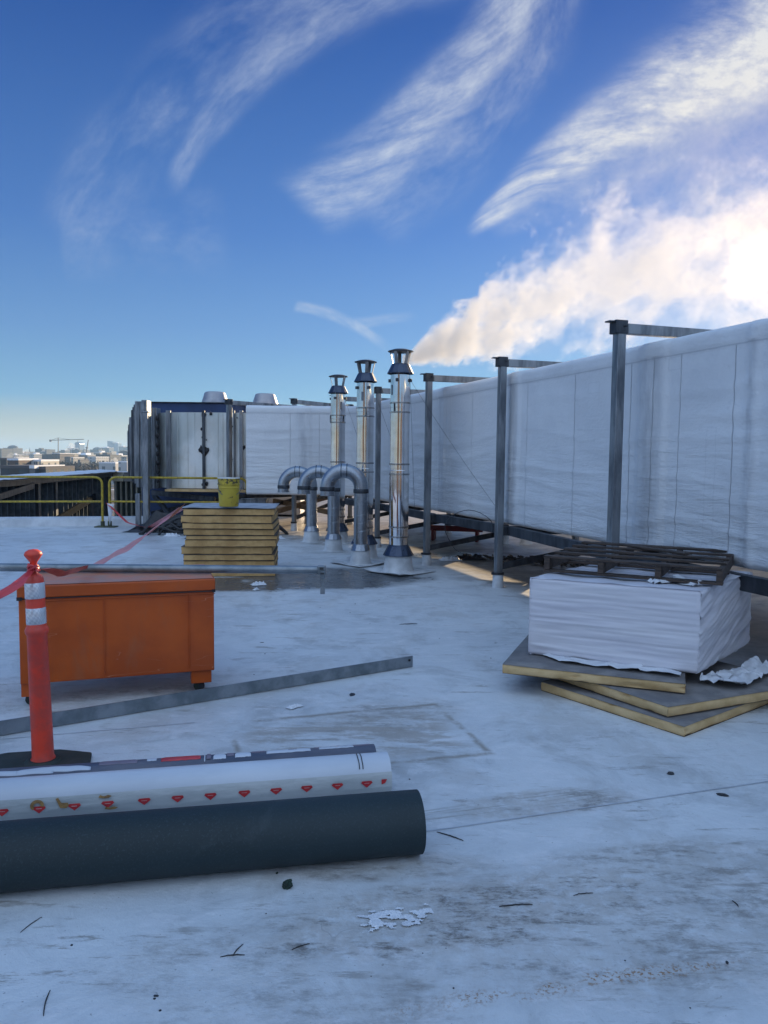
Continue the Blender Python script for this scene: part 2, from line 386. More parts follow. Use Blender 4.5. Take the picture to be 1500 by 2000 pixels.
    b.inputs['Specular IOR Level'].default_value = .45
    bump(nt, b, tex(nt, o, 1.4, 4, .5)*1.8+mid*.7+fin*.22, .8, .022); return m
roofm = roof_mat()
seamm = pmat('membrane_lap', (.50, .53, .57), (.36, .38, .41), 5, .5, 0, .2, 20)
curbm = pmat('membrane_curb', (.66, .69, .73), (.50, .53, .57), 3, .5, 0, .3, 8)

# ------------------------------------------------------------------ setting: roof, lower deck, city ground
DD = V((-.312, .95, 0)).normalized(); DN = V((.95, .312, 0))            # run of the duct, and its right-hand normal
poly = [(-16, -10), (16, -10), (16, 34), (-9.6, 34), (-4.35, 16.45), (-16, 13.85)]
mb = MB(); mb.prism(poly, -.5, 0)
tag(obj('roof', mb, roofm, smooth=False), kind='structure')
for (p, q, wd) in (((830, 1625), (1700, 1498), .006), ((380, 1412), (-200, 1462), .006)):
    a, b = G(*p), G(*q); n = (b-a).cross(V((0, 0, 1))).normalized()*wd/2; k = 40
    mb = MB(); mb.grid(k, 1, lambda u, v, a=a, b=b, n=n: a.lerp(b, u)+n*(1 if v else -1)*(1+.5*nz(u*30, v, p[0]))+n*1.2*nz(u*4, 3, p[1])+V((0, 0, .004)))
    tag(obj('roof_seam', mb, seamm), kind='structure')
deckm = pmat('lower_deck_concrete', (.10, .11, .12), (.05, .055, .065), .8, .8)
mb = MB(); mb.prism([(-34, 5), (-4.3, 14), (-9.5, 36), (-34, 36)], -3.4, -3.0)
tag(obj('lower_deck', mb, deckm, smooth=False), kind='structure')
mb = MB()
a, b = V((-16, 13.85, 0)), V((-4.35, 16.45, 0)); d = (b-a).normalized(); n = V((-d.y, d.x, 0))
mb.raw([a-n*.06, b-n*.06, b-n*.02+V((0, 0, .14)), a-n*.02+V((0, 0, .14)), a+V((0, 0, .18))+n*.03, b+V((0, 0, .18))+n*.03, a+n*.26+V((0, 0, .18)), b+n*.26+V((0, 0, .18)), a+n*.26-V((0, 0, .6)), b+n*.26-V((0, 0, .6))],
       [(0, 1, 2, 3), (3, 2, 5, 4), (4, 5, 7, 6), (6, 7, 9, 8), (0, 3, 4, 6, 8), (1, 9, 7, 5, 2), (0, 8, 9, 1)])
tag(obj('roof_curb', mb, curbm), 'low white membrane curb along the roof edge behind the yellow railings', 'curb')
def ground_mat():
    m, nt, b = newmat('winter_city_ground'); o = coord(nt)
    c = mixc(nt, tex(nt, o, .012, 6, .7).ss(.45, .6), (.10, .085, .075), (.05, .05, .055)); c = mixc(nt, tex(nt, o, .03, 5, .7).ss(.56, .62), c, (.5, .53, .58))
    setin(nt, b, 'Base Color', c); b.inputs['Roughness'].default_value = .9; return m
mb = MB(); mb.quad((-6500, -1500, -15), (6500, -1500, -15), (6500, 7500, -15), (-6500, 7500, -15))
tag(obj('ground', mb, ground_mat(), smooth=False), kind='structure')
#--BODY--
# ------------------------------------------------------------------ insulated duct
Z0, Z1 = .73, 2.49
def duct_path():
    p0 = V((2.26, 6.5, 0)); pts = []
    s = -6.0
    while s < 8.75: pts.append(p0+DD*s); s += .03
    # inner corner then the short leg facing the camera
    a = pts[-1]; t0 = DD.copy(); t1 = V((-1, .03, 0)).normalized(); n = 22; cur = a.copy()
    for i in range(1, n+1):
        t = t0.lerp(t1, i/n).normalized(); cur = cur+t*.042; pts.append(cur.copy())
    while cur.x > -2.74: cur = cur+t1*.03; pts.append(cur.copy())
    return pts
path = duct_path()
arc = [0.0]
for i in range(1, len(path)): arc.append(arc[-1]+(path[i]-path[i-1]).length)
RIDGES = [1.3+6-.35*1, ]   # replaced below by post positions
posts = {'A': V((1.95, 6.5, 0)), 'B': V((1.337, 8.88, 0)), 'C': V((.60, 10.66, 0)), 'D': V((-.11, 12.75, 0)), 'E': V((-.92, 14.55, 0)), 'F': V((-1.82, 15.5, 0))}
def arc_of(px):
    r_ = ray(px, 900); k = r_.x/r_.y
    return min(range(len(path)), key=lambda i: abs(path[i].x-k*path[i].y)+(50 if path[i].y < 1 else 0))
ridge = [(arc[arc_of(1268)], .17, .022), (arc[arc_of(1003)], .12, .02), (arc[arc_of(862)], .12, .02), (arc[arc_of(768)], .14, .02), (arc[arc_of(1462)], .05, .012), (arc[arc_of(592)], .14, .02)]
def duct_h(u, z):
    h = .010*nz(u*.7, z*.6, 1)+.005*nz(u*2.3, z*7, 5)
    # buckled horizontal folds in the lower part of each sheet
    fold = nz(u*.55, z*11+nz(u*.8, z, 9)*1.2, 3); h += .024*max(0, fold-.08)*(1.2-(z-Z0)/1.9)
    for c, w_, a_h in ridge:
        d = abs(u-c)/w_
        if d < 1.6: h += a_h*(1/(1+math.exp((d-1)*16)))
        if abs(u-c+w_) < .03: h += .02*(1-abs(u-c+w_)/.03)*(nz(u, z*2, 7)+.6)
    if z > 2.35+.01*nz(u*2, 0, 2): h += .012
    return h
def nrm(i):
    t = (path[min(i+1, len(path)-1)]-path[max(i-1, 0)]).normalized(); return V((-t.y, t.x, 0))   # towards the camera side
mb = MB(); NZ = 70; uv = []; nu = len(path)-1
vs = []
for i in range(nu+1):
    n = nrm(i)
    if n.dot(DN) > 0 and i < nu-60: n = -n
    n = -n if n.dot(-path[i]) < 0 else n
    sag = .012*nz(arc[i]*.5, 4, 4)
    row = [(path[i]-n*.25+V((0, 0, Z0-.01)), (arc[i], Z0-.2))]
    for j in range(NZ+1):
        z = Z0+(Z1-Z0)*j/NZ
        e = .03*max(0, 1-(z-Z0)/.04)**2+.04*max(0, 1-(Z1-z)/.05)**2
        row.append((path[i]+n*(duct_h(arc[i], z)-e)+V((0, 0, z+sag*(j/NZ))), (arc[i], z)))
    for k in range(1, 9): row.append((path[i]-n*(k*.26 if i < nu-60 else k*.12)+V((0, 0, Z1+.01+.012*nz(arc[i]*2, k, 2)+.006*(k == 1))), (arc[i], Z1+.1*k)))
    vs += row
m_ = len(vs)//(nu+1)
mb.raw([v[0] for v in vs], [(i*m_+j, (i+1)*m_+j, (i+1)*m_+j+1, i*m_+j+1) for i in range(nu) for j in range(m_-1)])
def duct_mat():
    m, nt, b = newmat('white_insulation_wrap'); uvn = nt.nodes.new('ShaderNodeUVMap'); uvn.uv_map = 'UVMap'; x, y, z = xyz(nt, uvn.outputs[0])
    o = vec(nt, x, y, 0)
    big = tex(nt, o, .8, 5, .6, .4); fin = tex(nt, o, 26, 5, .65)
    c = mixc(nt, big.ss(.3, .7), (.80, .81, .82), (.68, .695, .715))
    def vline(u, w_): return (x-u+(big-.5)*.02).abs().ss(w_, w_*.3)
    lines = None
    for (c_, w_, _h) in ridge:
        for u, ww in ((c_+w_+.12, .006), (c_-w_-.18, .005), (c_+w_+1.02, .006)):
            l = vline(u, ww); lines = l if lines is None else lines.mx(l)
    hl = (y-2.345+(big-.5)*.03).abs().ss(.008, .002)
    lines = lines*y.lt(2.34)
    c = mixc(nt, (lines*.32).mx(hl*.35), c, (.28, .30, .34))
    st = None
    for (c_, w_, _h) in ridge:                               # greyer tone over the banded joints
        s_ = ((x-c_+(tex(nt, o, 3, 3)-.5)*.06)/(w_*.8)); s_ = (s_*s_*-1).exp(); st = s_ if st is None else st.mx(s_)
    c = mixc(nt, st*tex(nt, o, 2.5, 5, .6, 0, (3, .5, 1)).ss(.3, .62)*.5*y.lt(2.36), c, (.30, .315, .35))
    c = mixc(nt, tex(nt, o, 5, 6, .7).ss(.62, .72)*.25, c, (.40, .42, .45))
    # sealing patches
    pt = None
    for (pu, pv, su, sv) in ((arc[arc_of(1390)], 1.25, .05, .5), (arc[arc_of(1155)], 2.18, .09, .05), (arc[arc_of(1310)], 2.28, .07, .05), (arc[arc_of(895)], 2.15, .04, .05)):
        e = ((x-pu).abs()-su).mx((y-pv).abs()-sv); q = e.abs().ss(.006, .002); pt = q if pt is None else pt.mx(q)
    c = mixc(nt, pt*.14, c, (.33, .35, .38))
    setin(nt, b, 'Base Color', c); b.inputs['Roughness'].default_value = .5
    wr = tex(nt, vec(nt, x*.8, y*5.5, 0), 2.2, 6, .6, .3)*y.ss(2.4, .9)
    bump(nt, b, wr*1.3+fin*.3+lines*-.5, .9, .024); return m
ductm = duct_mat()
dt = thing('insulated_duct', 'huge white insulated duct on steel frames running back from the right edge', 'duct', (2.26, 6.5, 0))
obj('duct_wrap', mb, ductm, dt, world=True, uv=[v[1] for v in vs], ang=60)
# back and underside of the duct
mb = MB()
a, b = path[0], V((2.26, 6.5, 0))+DD*10.9
for s0, s1 in ((0, 1),):
    mb.raw([a+DN*.25+V((0, 0, Z0-.012)), b+DN*.25+V((0, 0, Z0-.012)), b+DN*2.08+V((0, 0, Z0-.012)), a+DN*2.08+V((0, 0, Z0-.012)), b+DN*2.08+V((0, 0, Z1+.01)), a+DN*2.08+V((0, 0, Z1+.01))], [(0, 1, 2, 3), (3, 2, 4, 5), ])
    mb.quad(a+V((0, 0, Z0)), a+DN*2.08+V((0, 0, Z0)), a+DN*2.08+V((0, 0, Z1)), a+V((0, 0, Z1)))
mb.box(V((-1.9, 17.15, (Z0+Z1)/2-.01)), (2.0, 1.6, Z1-Z0-.04))
obj('duct_back', mb, ductm, dt, world=True, uv=[(v[0], v[2]) for v in mb.v])

# bare metal leg of the duct
BZ0, BZ1 = .80, 2.40
mb = MB(); bp = []
cur = V((-2.76, 16.2, 0)); t = V((-1, .05, 0)).normalized()
while cur.x > -4.15: bp.append(cur.copy()); cur = cur+t*.05
t1 = V((-.33, .944, 0)); n = 16
for i in range(n): bp.append(cur.copy()); cur = cur+t.lerp(t1, (i+1)/n).normalized()*.075
while cur.y < 33.5: bp.append(cur.copy()); cur = cur+t1*.5
vs = []; blen = 0; bl = []
for i, q in enumerate(bp):
    if i: blen += (q-bp[i-1]).length
    bl.append(blen)
    tt = (bp[min(i+1, len(bp)-1)]-bp[max(i-1, 0)]).normalized(); nn = V((-tt.y, tt.x, 0)); nn = -nn if nn.dot(V((.2, -1, 0)) if i < 40 else V((-1, -.3, 0))) < 0 else nn
    vs.append([q-nn*.6+V((0, 0, BZ0)), q+V((0, 0, BZ0)), q+nn*.012*(i % 5 == 0)+V((0, 0, (BZ0+BZ1)/2)), q+V((0, 0, BZ1)), q-nn*.7+V((0, 0, BZ1+.01))])
mb.raw([p for r_ in vs for p in r_], [(i*5+j, (i+1)*5+j, (i+1)*5+j+1, i*5+j+1) for i in range(len(bp)-1) for j in range(4)])
bd = thing('bare_duct', 'unwrapped silver sheet metal duct curving away behind the yellow bucket', 'duct', (-3.5, 16.3, 0))
obj('duct_sheet', mb, bare, bd, world=True, ang=70)
def on_bare(px, dyn=0):
    r_ = ray(px, 900); k = r_.x/r_.y
    i = min((j for j in range(len(bp)) if bp[j].y < 22), key=lambda j: abs(bp[j].x/bp[j].y-k)); return bp[i]
for px, wd, m_ in ((333, .10, steel), (399, .055, steel_dark), (471, .075, galv), (459, .03, steel)):
    q = on_bare(px); mb = MB(); mb.box(q+V((0, -.035, 1.61)), (wd, .06, 1.66)); obj('joint_bar', mb, m_, bd, world=True, bevel=.006)
for px in (349, 365, 381, 424, 437, 480):
    q = on_bare(px); mb = MB(); mb.box(q+V((0, -.008, 1.60)), (.012, .014, 1.58)); obj('standing_seam', mb, bare, bd, world=True)
mb = MB(); rr = random.Random(3)
for px, z, s in ((393, 1.62, .09), (404, 1.60, .10), (398, 2.36, .07), (412, 2.37, .05), (478, 1.68, .05), (396, 2.05, .035)):
    q = on_bare(px)+V((0, -.03, z)); pts = [q+V((cos(k*pi/5)*s*rr.uniform(.4, .75), 0, sin(k*pi/5)*s*rr.uniform(.6, 1.3))) for k in range(10)]
    mb.quad(*pts); obj('sealant_smear', mb, black, bd, world=True, solid=.006); mb = MB()
for k in range(14):
    q = on_bare(rr.choice([396, 402, 455, 463, 497, 498, 497]))+V((rr.uniform(-.02, .02), -.05, rr.uniform(.85, 2.35))); s = rr.uniform(.01, .03)
    mb = MB(); mb.quad(*[q+V((cos(a)*s, 0, sin(a)*s*1.8)) for a in (0, 1, 2, 3, 4, 5)]); obj('sealant_smear', mb, black, bd, world=True, solid=.006)
mb = MB(); q = on_bare(312); mb.bar(V((-4.55, 16.22, .765)), V((-2.8, 16.12, .765)), .5, .045)
obj('insulation_strip', mb, foam_pale, bd, world=True)
# flanged sections of the duct that runs away on the left
for k, (px, z1_, Y) in enumerate(((306, 2.50, 16.6), (297, 2.52, 17.3), (287, 2.62, 16.0), (276, 2.66, 17.0), (270, 2.62, 18.4), (265, 2.62, 20.2), (260, 2.58, 22.5), (257, 2.5, 26), (254.5, 2.42, 30))):
    q = AT(px, 900, Y); q.z = 0
    mb = MB(); wd = .16 if k in (1, 3, 4) else .11
    mb.box(V((0, 0, (z1_+.78)/2)), (wd, .30, z1_-.78)); mb.box(V((-wd*.75, .1, (z1_+.8)/2)), (wd*.5, .2, z1_-.92)); mb.box(V((0, -.16, (z1_+.78)/2)), (.025, .03, z1_-.80))
    fl = tag(obj('duct_flange', mb, [steel, steel_dark, chan][k % 3], bd, loc=q-V(bd.location), bevel=.008))
    if k in (0, 1, 3, 5):
        for j in range(8):
            mb = MB(); c = V((wd*.62, -.17, .95+j*.19)); mb.quad(*[c+V((cos(a*pi/4)*.035, 0, sin(a*pi/4)*.06)) for a in range(8)])
            obj('edge_gap', mb, black, fl, solid=.01)
# ------------------------------------------------------------------ roof unit with exhaust hoods behind
ru = thing('rooftop_unit', 'dark blue membrane topped unit behind the bare metal duct', 'rooftop unit', (-4.6, 19.2, 0))
mb = MB(); mb.prism([(-5.66, 17.9), (-3.52, 17.9), (-3.1, 21), (-6.6, 21)], 0, 2.70); obj('housing', mb, navy, ru, world=True)
mb = MB(); mb.prism([(-5.72, 17.84), (-3.47, 17.84), (-3.04, 21.05), (-6.68, 21.05)], 2.703, 2.725); obj('cap_flashing', mb, steel_dark, ru, world=True, bevel=.01)
def hood(loc, label):
    t = thing('exhaust_hood', label, 'exhaust fan', loc, group='exhaust hoods on the rooftop units')
    mb = MB(); mb.lathe([(.0, .30), (.20, .30), (.235, .285), (.25, .26), (.30, .10), (.315, .07), (.315, .02), (.28, .0), (0, 0)], n=40); obj('fan_cowl', mb, alu, t)
    mb = MB(); mb.box((0, 0, -.16), (.50, .50, .34)); mb.box((0, 0, -.01), (.54, .54, .03)); obj('hood_base', mb, alu, t, bevel=.01); return t
p = AT(420, 793, 18.6); hood((p.x, p.y, 2.72), 'grey domed exhaust hood standing on the dark blue unit')
p = AT(518, 793, 19.2); hood((p.x, p.y, p.z), 'grey domed exhaust hood peeking over the white wrapped duct end')
mb = MB(); mb.box((p.x+.1, p.y+1.0, 1.2), (1.6, 2.4, 2.3))
tag(obj('rooftop_unit', mb, alu, bevel=.02), 'plain grey metal unit hidden behind the white duct, carrying a domed hood', 'rooftop unit')

# ------------------------------------------------------------------ steel support frames
def frame(key, loc, ang, label, H=2.62, back=2.38, brace=True, w_=.080):
    t = thing('support_frame', label, 'support frame', loc, ang, 'steel frames holding the white duct')
    for k, x in enumerate((0, back)):
        mb = MB(); mb.box((x, 0, (H+.15)/2), (w_, w_, H-.15)); po = obj('post', mb, steel, t, bevel=.006)
        mb = MB(); mb.lathe([(.072, -.0), (.066, .03), (.062, .13), (.060, .17), (.0, .17)], (x, 0, 0), 20); obj('post_boot', mb, white_pl, po)
        mb = MB(); mb.lathe([(.060, .15), (.068, .152), (.068, .175), (.060, .178)], (x, 0, 0), 20); mb.box((x-.07, 0, .165), (.02, .03, .03)); obj('clamp', mb, black, po)
        mb = MB(); mb.box((x-.01, 0, H-.02), (w_+.035, w_+.02, .11)); mb.box((x-.065, 0, H+.022), (.12, .07, .012)); mb.lathe([(0, 0), (.014, 0), (.014, .012), (0, .012)], (x+.02, -w_/2-.02, H-.02), 8)
        obj('end_bracket', mb, steel_dark, po, bevel=.004)
    mb = MB(); mb.bar((.06, 0, H-.03), (back-.06, 0, H-.03), .07, .085); obj('top_beam', mb, steel, t, bevel=.004)
    mb = MB(); mb.bar((.05, 0, .66), (back-.05, 0, .66), .07, .10); obj('lower_beam', mb, steel_dark, t, bevel=.004)
    if brace:
        mb = MB(); mb.bar((.05, .03, .24), (back-.1, .03, .60), .05, .07); obj('diagonal_brace', mb, steel_dark, t, bevel=.003)
    return t
an = atan2(.312, .95)
frame('A', posts['A'], an, 'nearest steel frame holding the white duct, its post rising behind the pallet', brace=False)
frame('B', posts['B'], an, 'second nearest steel frame of the white duct, just left of the wrapped bundle')
frame('C', posts['C'], an, 'steel frame of the white duct just right of the steaming flue')
frame('D', posts['D'], an, 'steel frame of the white duct between the middle flue and the steaming flue', w_=.074)
frame('E', posts['E'], an+.05, 'steel frame of the white duct hidden behind the shortest looking flue', w_=.074)
frame('F', posts['F'], R(56), 'steel frame at the far white duct end, behind the leftmost gooseneck', w_=.074, back=1.9)
q = AT(448, 900, 15.6); q.z = 0
frame('G', q, R(50), 'steel frame in front of the bare metal duct, above the yellow bucket', H=2.60, w_=.09, back=2.2)
q = AT(285, 900, 15.75); q.z = 0
mb = MB(); mb.box((0, 0, 1.2), (.12, .12, 2.72)); mb.box((-.2, .1, .3), (.10, .10, 1.2)); mb.box((0, 0, 2.57), (.15, .15, .03))
tag(obj('steel_post', mb, steel, loc=q-V((0, 0, .2)), bevel=.01), 'thick galvanised post at the left corner of the bare metal duct', 'post')
# long rails under the duct
def sidebeam(a, b, z, label, h=.11, w_=.07):
    mb = MB(); a = V(a); b = V(b); c = (a+b)/2; mb.bar(a-c+V((0, 0, 0)), b-c, w_, h); tag(obj('support_beam', mb, steel_dark, loc=(c.x, c.y, z), bevel=.004), label, 'beam', 'beams under the white duct')
o_ = DN*.12
sidebeam(posts['A']-DD*5+o_, posts['A']-DD*.05+o_, .665, 'dark beam under the white duct, behind the wrapped bundle')
sidebeam(posts['A']+DD*.05+o_, posts['B']-DD*.05+o_, .665, 'dark beam under the white duct between pallet and the nearest full post')
sidebeam(posts['B']+DD*.05+o_, posts['C']-DD*.05+o_, .665, 'dark beam under the white duct right of the steaming flue')
sidebeam(posts['C']+DD*.05+o_, posts['D']-DD*.05+o_, .665, 'dark beam under the white duct just behind the steaming flue')
sidebeam(posts['D']+DD*.05+o_, posts['E']-DD*.05+o_, .665, 'dark beam under the white duct behind the middle flue')

# ------------------------------------------------------------------ flues
def flue(loc, label, H=2.88, turn=0.0, steamy=False):
    t = thing('flue_stack', label, 'flue', loc, turn, 'tall polished flues in a row')
    k = H/2.88
    mb = MB(); mb.lathe([(.26, .004), (.215, .012), (.195, .04), (.185, .12), (.170, .235), (0, .235)], n=40); obj('roof_boot', mb, white_pl, t)
    mb = MB(); mb.lathe([(.205, .215), (.2, .222), (.14, .335), (.130, .345), (.130, .355)], n=14)
    obj('storm_collar', mb, navy_metal, t, solid=.003, ang=15)
    mb = MB(); mb.lathe([(.124, .24), (.124, .56), (.1275, .565), (.1275, 1.33), (.124, 1.335), (.124, 2.14*k), (.1275, 2.145*k), (.1275, 2.56*k), (.10, 2.60*k), (0, 2.60*k)], n=56); obj('pipe', mb, chrome, t, ang=20)
    for zz in (.46, .59, 1.28, 1.41, 2.08*k, 2.20*k):
        mb = MB(); mb.lathe([(.126, zz-.012), (.134, zz-.009), (.134, zz+.009), (.126, zz+.012)], n=48); mb.box((-.09, -.105, zz), (.035, .03, .018)); obj('clamp_band', mb, chrome_dk, t, ang=25)
    for a in (1.9, 4.1):
        mb = MB(); mb.bar((cos(a)*.136, sin(a)*.136, 2.08*k), (cos(a)*.136, sin(a)*.136, 2.20*k), .012, .012); obj('clamp_rod', mb, steel_dark, t)
    for a in (1.2, 2.9, 4.4, 5.9): mb = MB(); mb.box((cos(a)*.142, sin(a)*.142, 2.49*k), (.03, .035, .04), a); obj('bracket', mb, steel_dark, t)
    mb = MB(); mb.lathe([(.170, 2.575*k), (.172, 2.585*k), (.115, 2.700*k), (.108, 2.705*k)], n=14); obj('upper_collar', mb, navy_metal, t, solid=.003, ang=15)
    for j in range(5):
        mb = MB(); a = j*2*pi/5+.4; mb.bar((cos(a)*.095, sin(a)*.095, 2.69*k), (cos(a)*.135, sin(a)*.135, H-.02), .045, .008, (cos(a), sin(a), 0)); obj('cap_leg', mb, steel, t)
    mb = MB(); mb.lathe([(0, H-.018), (.165, H-.022), (.168, H-.012), (.09, H+.012), (0, H+.018)], n=14); obj('rain_cap', mb, steel_dark, t, ang=15)
    mb = MB(); mb.grid(6, 4, lambda u, v: V((cos(3.55+u*.3)*.1285, sin(3.55+u*.3)*.1285, 2.30*k+v*.13))); obj('label_plate', mb, steel, t)
    return t
navy_metal = pmat('blue_filmed_steel', (.06, .08, .125), (.035, .05, .085), 5, .32, .55, .05, rvar=.08)
chrome_dk = pmat('clamp_steel', (.42, .42, .42), (.25, .25, .25), 9, .22, 1)
flue((.195, 9.956+.13, 0), 'tallest looking polished flue in front, steam blowing from its cap', 2.885, 0)
flue((-.29, 11.237+.13, 0), 'middle polished flue of three, behind the front gooseneck', 2.90, .7)
flue((-.81, 13.202+.13, 0), 'farthest polished flue of three, leftmost in the row', 2.89, 1.5)

# ------------------------------------------------------------------ goosenecks
def goose(loc, label, top, Rb, a0=pi, r=.10):
    t = thing('gooseneck_vent', label, 'vent pipe', loc, 0, 'galvanised gooseneck vents')
    mb = MB(); mb.lathe([(.20, .004), (.165, .012), (.148, .035), (.125, .21), (0, .21)], n=36); obj('roof_boot', mb, white_pl, t)
    mb = MB(); mb.lathe([(.138, .195), (.135, .20), (.108, .275), (.103, .285)], n=12); obj('storm_collar', mb, galv, t, solid=.003, ang=15)
    zc = top-Rb-r
    mb = MB(); mb.lathe([(r*.96, .2), (r*.96, zc-.02)], n=36)
    hel = []; n = int((zc-.25)/.115*16)
    for i in range(n): a = i*2*pi/16; hel.append((cos(a)*r*.965, sin(a)*r*.965, .26+i*.115/16))
    mb.tube(hel, .0045, 5); obj('riser', mb, galv, t, ang=40)
    mb = MB(); pts = [(-Rb+Rb*cos(a), 0, zc+Rb*sin(a)) for a in [pi*i/26 for i in range(27)]]
    mb.tube([(0, 0, zc-.05)]+pts+[(-2*Rb, 0, zc-.04)], r, 30); obj('bend', mb, galv, t, ang=40)
    mb = MB()
    for x, z in ((0, zc-.045), (-2*Rb, zc-.02)): mb.lathe([(r+.001, z-.03), (r+.006, z-.02), (r+.006, z+.02), (r+.001, z+.03)], (x, 0, 0), 30)
    mb.tube([(-Rb-.045, 0, top-r+.0), (-Rb-.035, 0, top-r)], r+.004, 30); mb.tube([(-Rb+.035, 0, top-r), (-Rb+.045, 0, top-r)], r+.004, 30)
    obj('sealed_joint', mb, steel_dark, t)
    mb = MB(); mb.lathe([(r*.97, zc-.04), (r*.97, zc-.09), (r*1.03, zc-.092), (r*1.03, zc-.115), (r*.9, zc-.115)], (-2*Rb, 0, 0), 30); obj('outlet', mb, galv, t, ang=30); return t
goose((-.325, 10.72, 0), 'nearest gooseneck vent, its spiral riser left of the steaming flue', 1.405, .235)
goose((-.80, 12.15, 0), 'middle gooseneck vent of the three', 1.36, .235)
goose((-1.27, 13.42, 0), 'farthest gooseneck vent, opening beside the white duct end', 1.33, .245)
def flash(cx, cy, s, rz, name_label, lift=.028):
    mb = MB()
    def f(u, v):
        x, y = (u-.5)*s, (v-.5)*s; d = max(abs(x), abs(y))/(s/2)
        return V((x+.02*nz(x*5, y*5, cx), y+.02*nz(x*5, y*5, 4), .006+lift*max(0, (d-.72)/.28)**1.5*(.5+max(0, nz(x*3, y*3, cx*3)+.2))))
    mb.grid(20, 20, f); return tag(obj('flashing_sheet', mb, white_pl, loc=(cx, cy, 0), rz=rz, solid=.008), name_label, 'flashing', 'loose flashing sheets round the pipe boots')
flash(.22, 10.0, .66, .75, 'white flashing sheet with a lifted corner round the steaming flue foot')
flash(-.33, 10.72, .60, .8, 'white flashing sheet curling up round the nearest gooseneck foot')
def wire(pts, label, r=.0035, name='guy_wire', mat=black, cat='wire', group=None, sag=0):
    r = .002
    mb = MB(); P = []
    for i in range(len(pts)-1):
        a, b = V(pts[i]), V(pts[i+1])
        for k in range(8): P.append(a.lerp(b, k/8)-V((0, 0, sag*4*(k/8)*(1-k/8))))
    P.append(V(pts[-1])); c = P[0].copy(); mb.tube([q-c for q in P], r, 5)
    return tag(obj(name, mb, mat, loc=c), label, cat, group)
wire([(.32, 10.0, 2.50), (posts['B'].x-.04, posts['B'].y+.1, .95)], 'thin guy wire from the steaming flue down to the post on its right', group='guy wires of the flues', sag=.03)
wire([(.32, 10.05, 2.50), (.45, 11.3, .72)], 'thin guy wire falling steeply behind the steaming flue', group='guy wires of the flues')
wire([(-.17, 11.4, 2.48), (.5, 12.6, .75)], 'thin guy wire from the middle flue to the duct', group='guy wires of the flues')
wire([(-.68, 13.35, 2.45), (-.2, 14.2, 1.0)], 'thin guy wire from the farthest flue', group='guy wires of the flues')
mb = MB(); P = [V((cos(a)*.28*(1+.1*sin(3*a)), sin(a)*.05, .62+sin(a)*.26)) for a in [i*2*pi/24 for i in range(19)]]; mb.tube(P, .004, 5)
tag(obj('loose_cable', mb, black, loc=posts['B']+V((-.32, .25, 0))), 'thin cable looped against the duct beside the second nearest post', 'cable')
# ------------------------------------------------------------------ railings
def railing(x0, x1, y0, y1, label, ends=(True, True)):
    """one section: top tube bending down into its end posts, mid rail, feet"""
    a, b = V((x0, y0, 0)), V((x1, y1, 0)); L = (b-a).length; d = (b-a)/L
    t = thing('guard_railing', label, 'railing', a, atan2(d.y, d.x), 'yellow guard railings along the roof edge')
    r = .024; Hh = 1.03; bend = .14
    def arcp(cx, cz, a0, a1): return [(cx+bend*cos(a0+(a1-a0)*i/8), 0, cz+bend*sin(a0+(a1-a0)*i/8)) for i in range(9)]
    pts = [(0, 0, .06)]+arcp(bend, Hh-bend, pi, pi/2)+arcp(L-bend, Hh-bend, pi/2, 0)+[(L, 0, .06)]
    mb = MB(); mb.tube(pts, r, 12); obj('rail_frame', mb, yellow, t, ang=50)
    mb = MB(); mb.tube([(0, 0, .53), (L, 0, .53)], r*.9, 12); obj('mid_rail', mb, yellow, t, ang=50)
    for x in (0, L):
        mb = MB(); mb.lathe([(.042, .02), (.042, .12), (.03, .125), (.03, .02)], (x, 0, 0), 12); obj('post_socket', mb, rustgreen, t)
    return t
rustgreen = pmat('dull_olive_paint', (.09, .11, .05), (.05, .05, .03), 20, .6)
railing(-8.85, -5.80, 15.15, 15.78, 'left yellow guard railing, running out of the frame')
railing(-5.66, -2.86, 15.80, 15.95, 'right yellow guard railing, ending behind the yellow bucket')
mb = MB(); mb.box((0, 0, .012), (.42, .24, .024)); tag(obj('railing_base_plate', mb, rustgreen, loc=(-5.73, 15.79, 0), bevel=.006), 'olive steel base plate carrying the two railing ends', 'base plate')
mb = MB(); mb.tube([(-4.98, 15.86, 1.03), (-4.9, 15.86, 1.03)], .028, 12); tag(obj('tape_wrap', mb, redcloth), 'dark red tape wound on the right railing near the corner post', 'tape')

# ------------------------------------------------------------------ unfinished stud parapet across the gap
sheath = pmat('green_black_sheathing', (.022, .042, .042), (.012, .02, .024), 2, .7, 0, .1)
studm = pmat('stud_steel', (.12, .14, .155), (.07, .085, .095), 5, .9, 0, .05, spec=.05)
snow = pmat('snow', (.78, .80, .84), (.68, .71, .76), 2, .7, 0, .5, 5, bdist=.03)
pa, pb_ = V((-9.6, 14.6, 0)), V((-10.95, 30.6, 0)); pl = (pb_-pa).length
sw = thing('stud_parapet', 'long unfinished steel stud parapet beyond the railings, snow on its coping', 'parapet', pa, atan2((pb_-pa).y, (pb_-pa).x))
mb = MB(); mb.box((pl/2, .09, -1.05), (pl, .02, 3.7)); obj('sheathing', mb, sheath, sw)
zt = lambda s: .80-.0*s
k = 0; s = .25
while s < pl:
    wd = .05 if random.random() < .75 else .20
    mb = MB(); mb.bar((s, -.005, -2.9), (s, -.005, .72), wd, .16 if wd < .1 else .12, (0, 1, 0)); obj('stud', mb, studm if wd < .1 else steel_dark, sw); s += random.choice((.22, .36, .40, .42))+wd
mb = MB(); mb.box((pl/2, -.02, .70), (pl+.1, .24, .16)); obj('top_track', mb, steel_dark, sw, bevel=.005)
mb = MB(); mb.bar((2.0, -.14, .12), (7.5, -.14, .58), .06, .16); obj('diagonal_track', mb, steel_dark, sw)
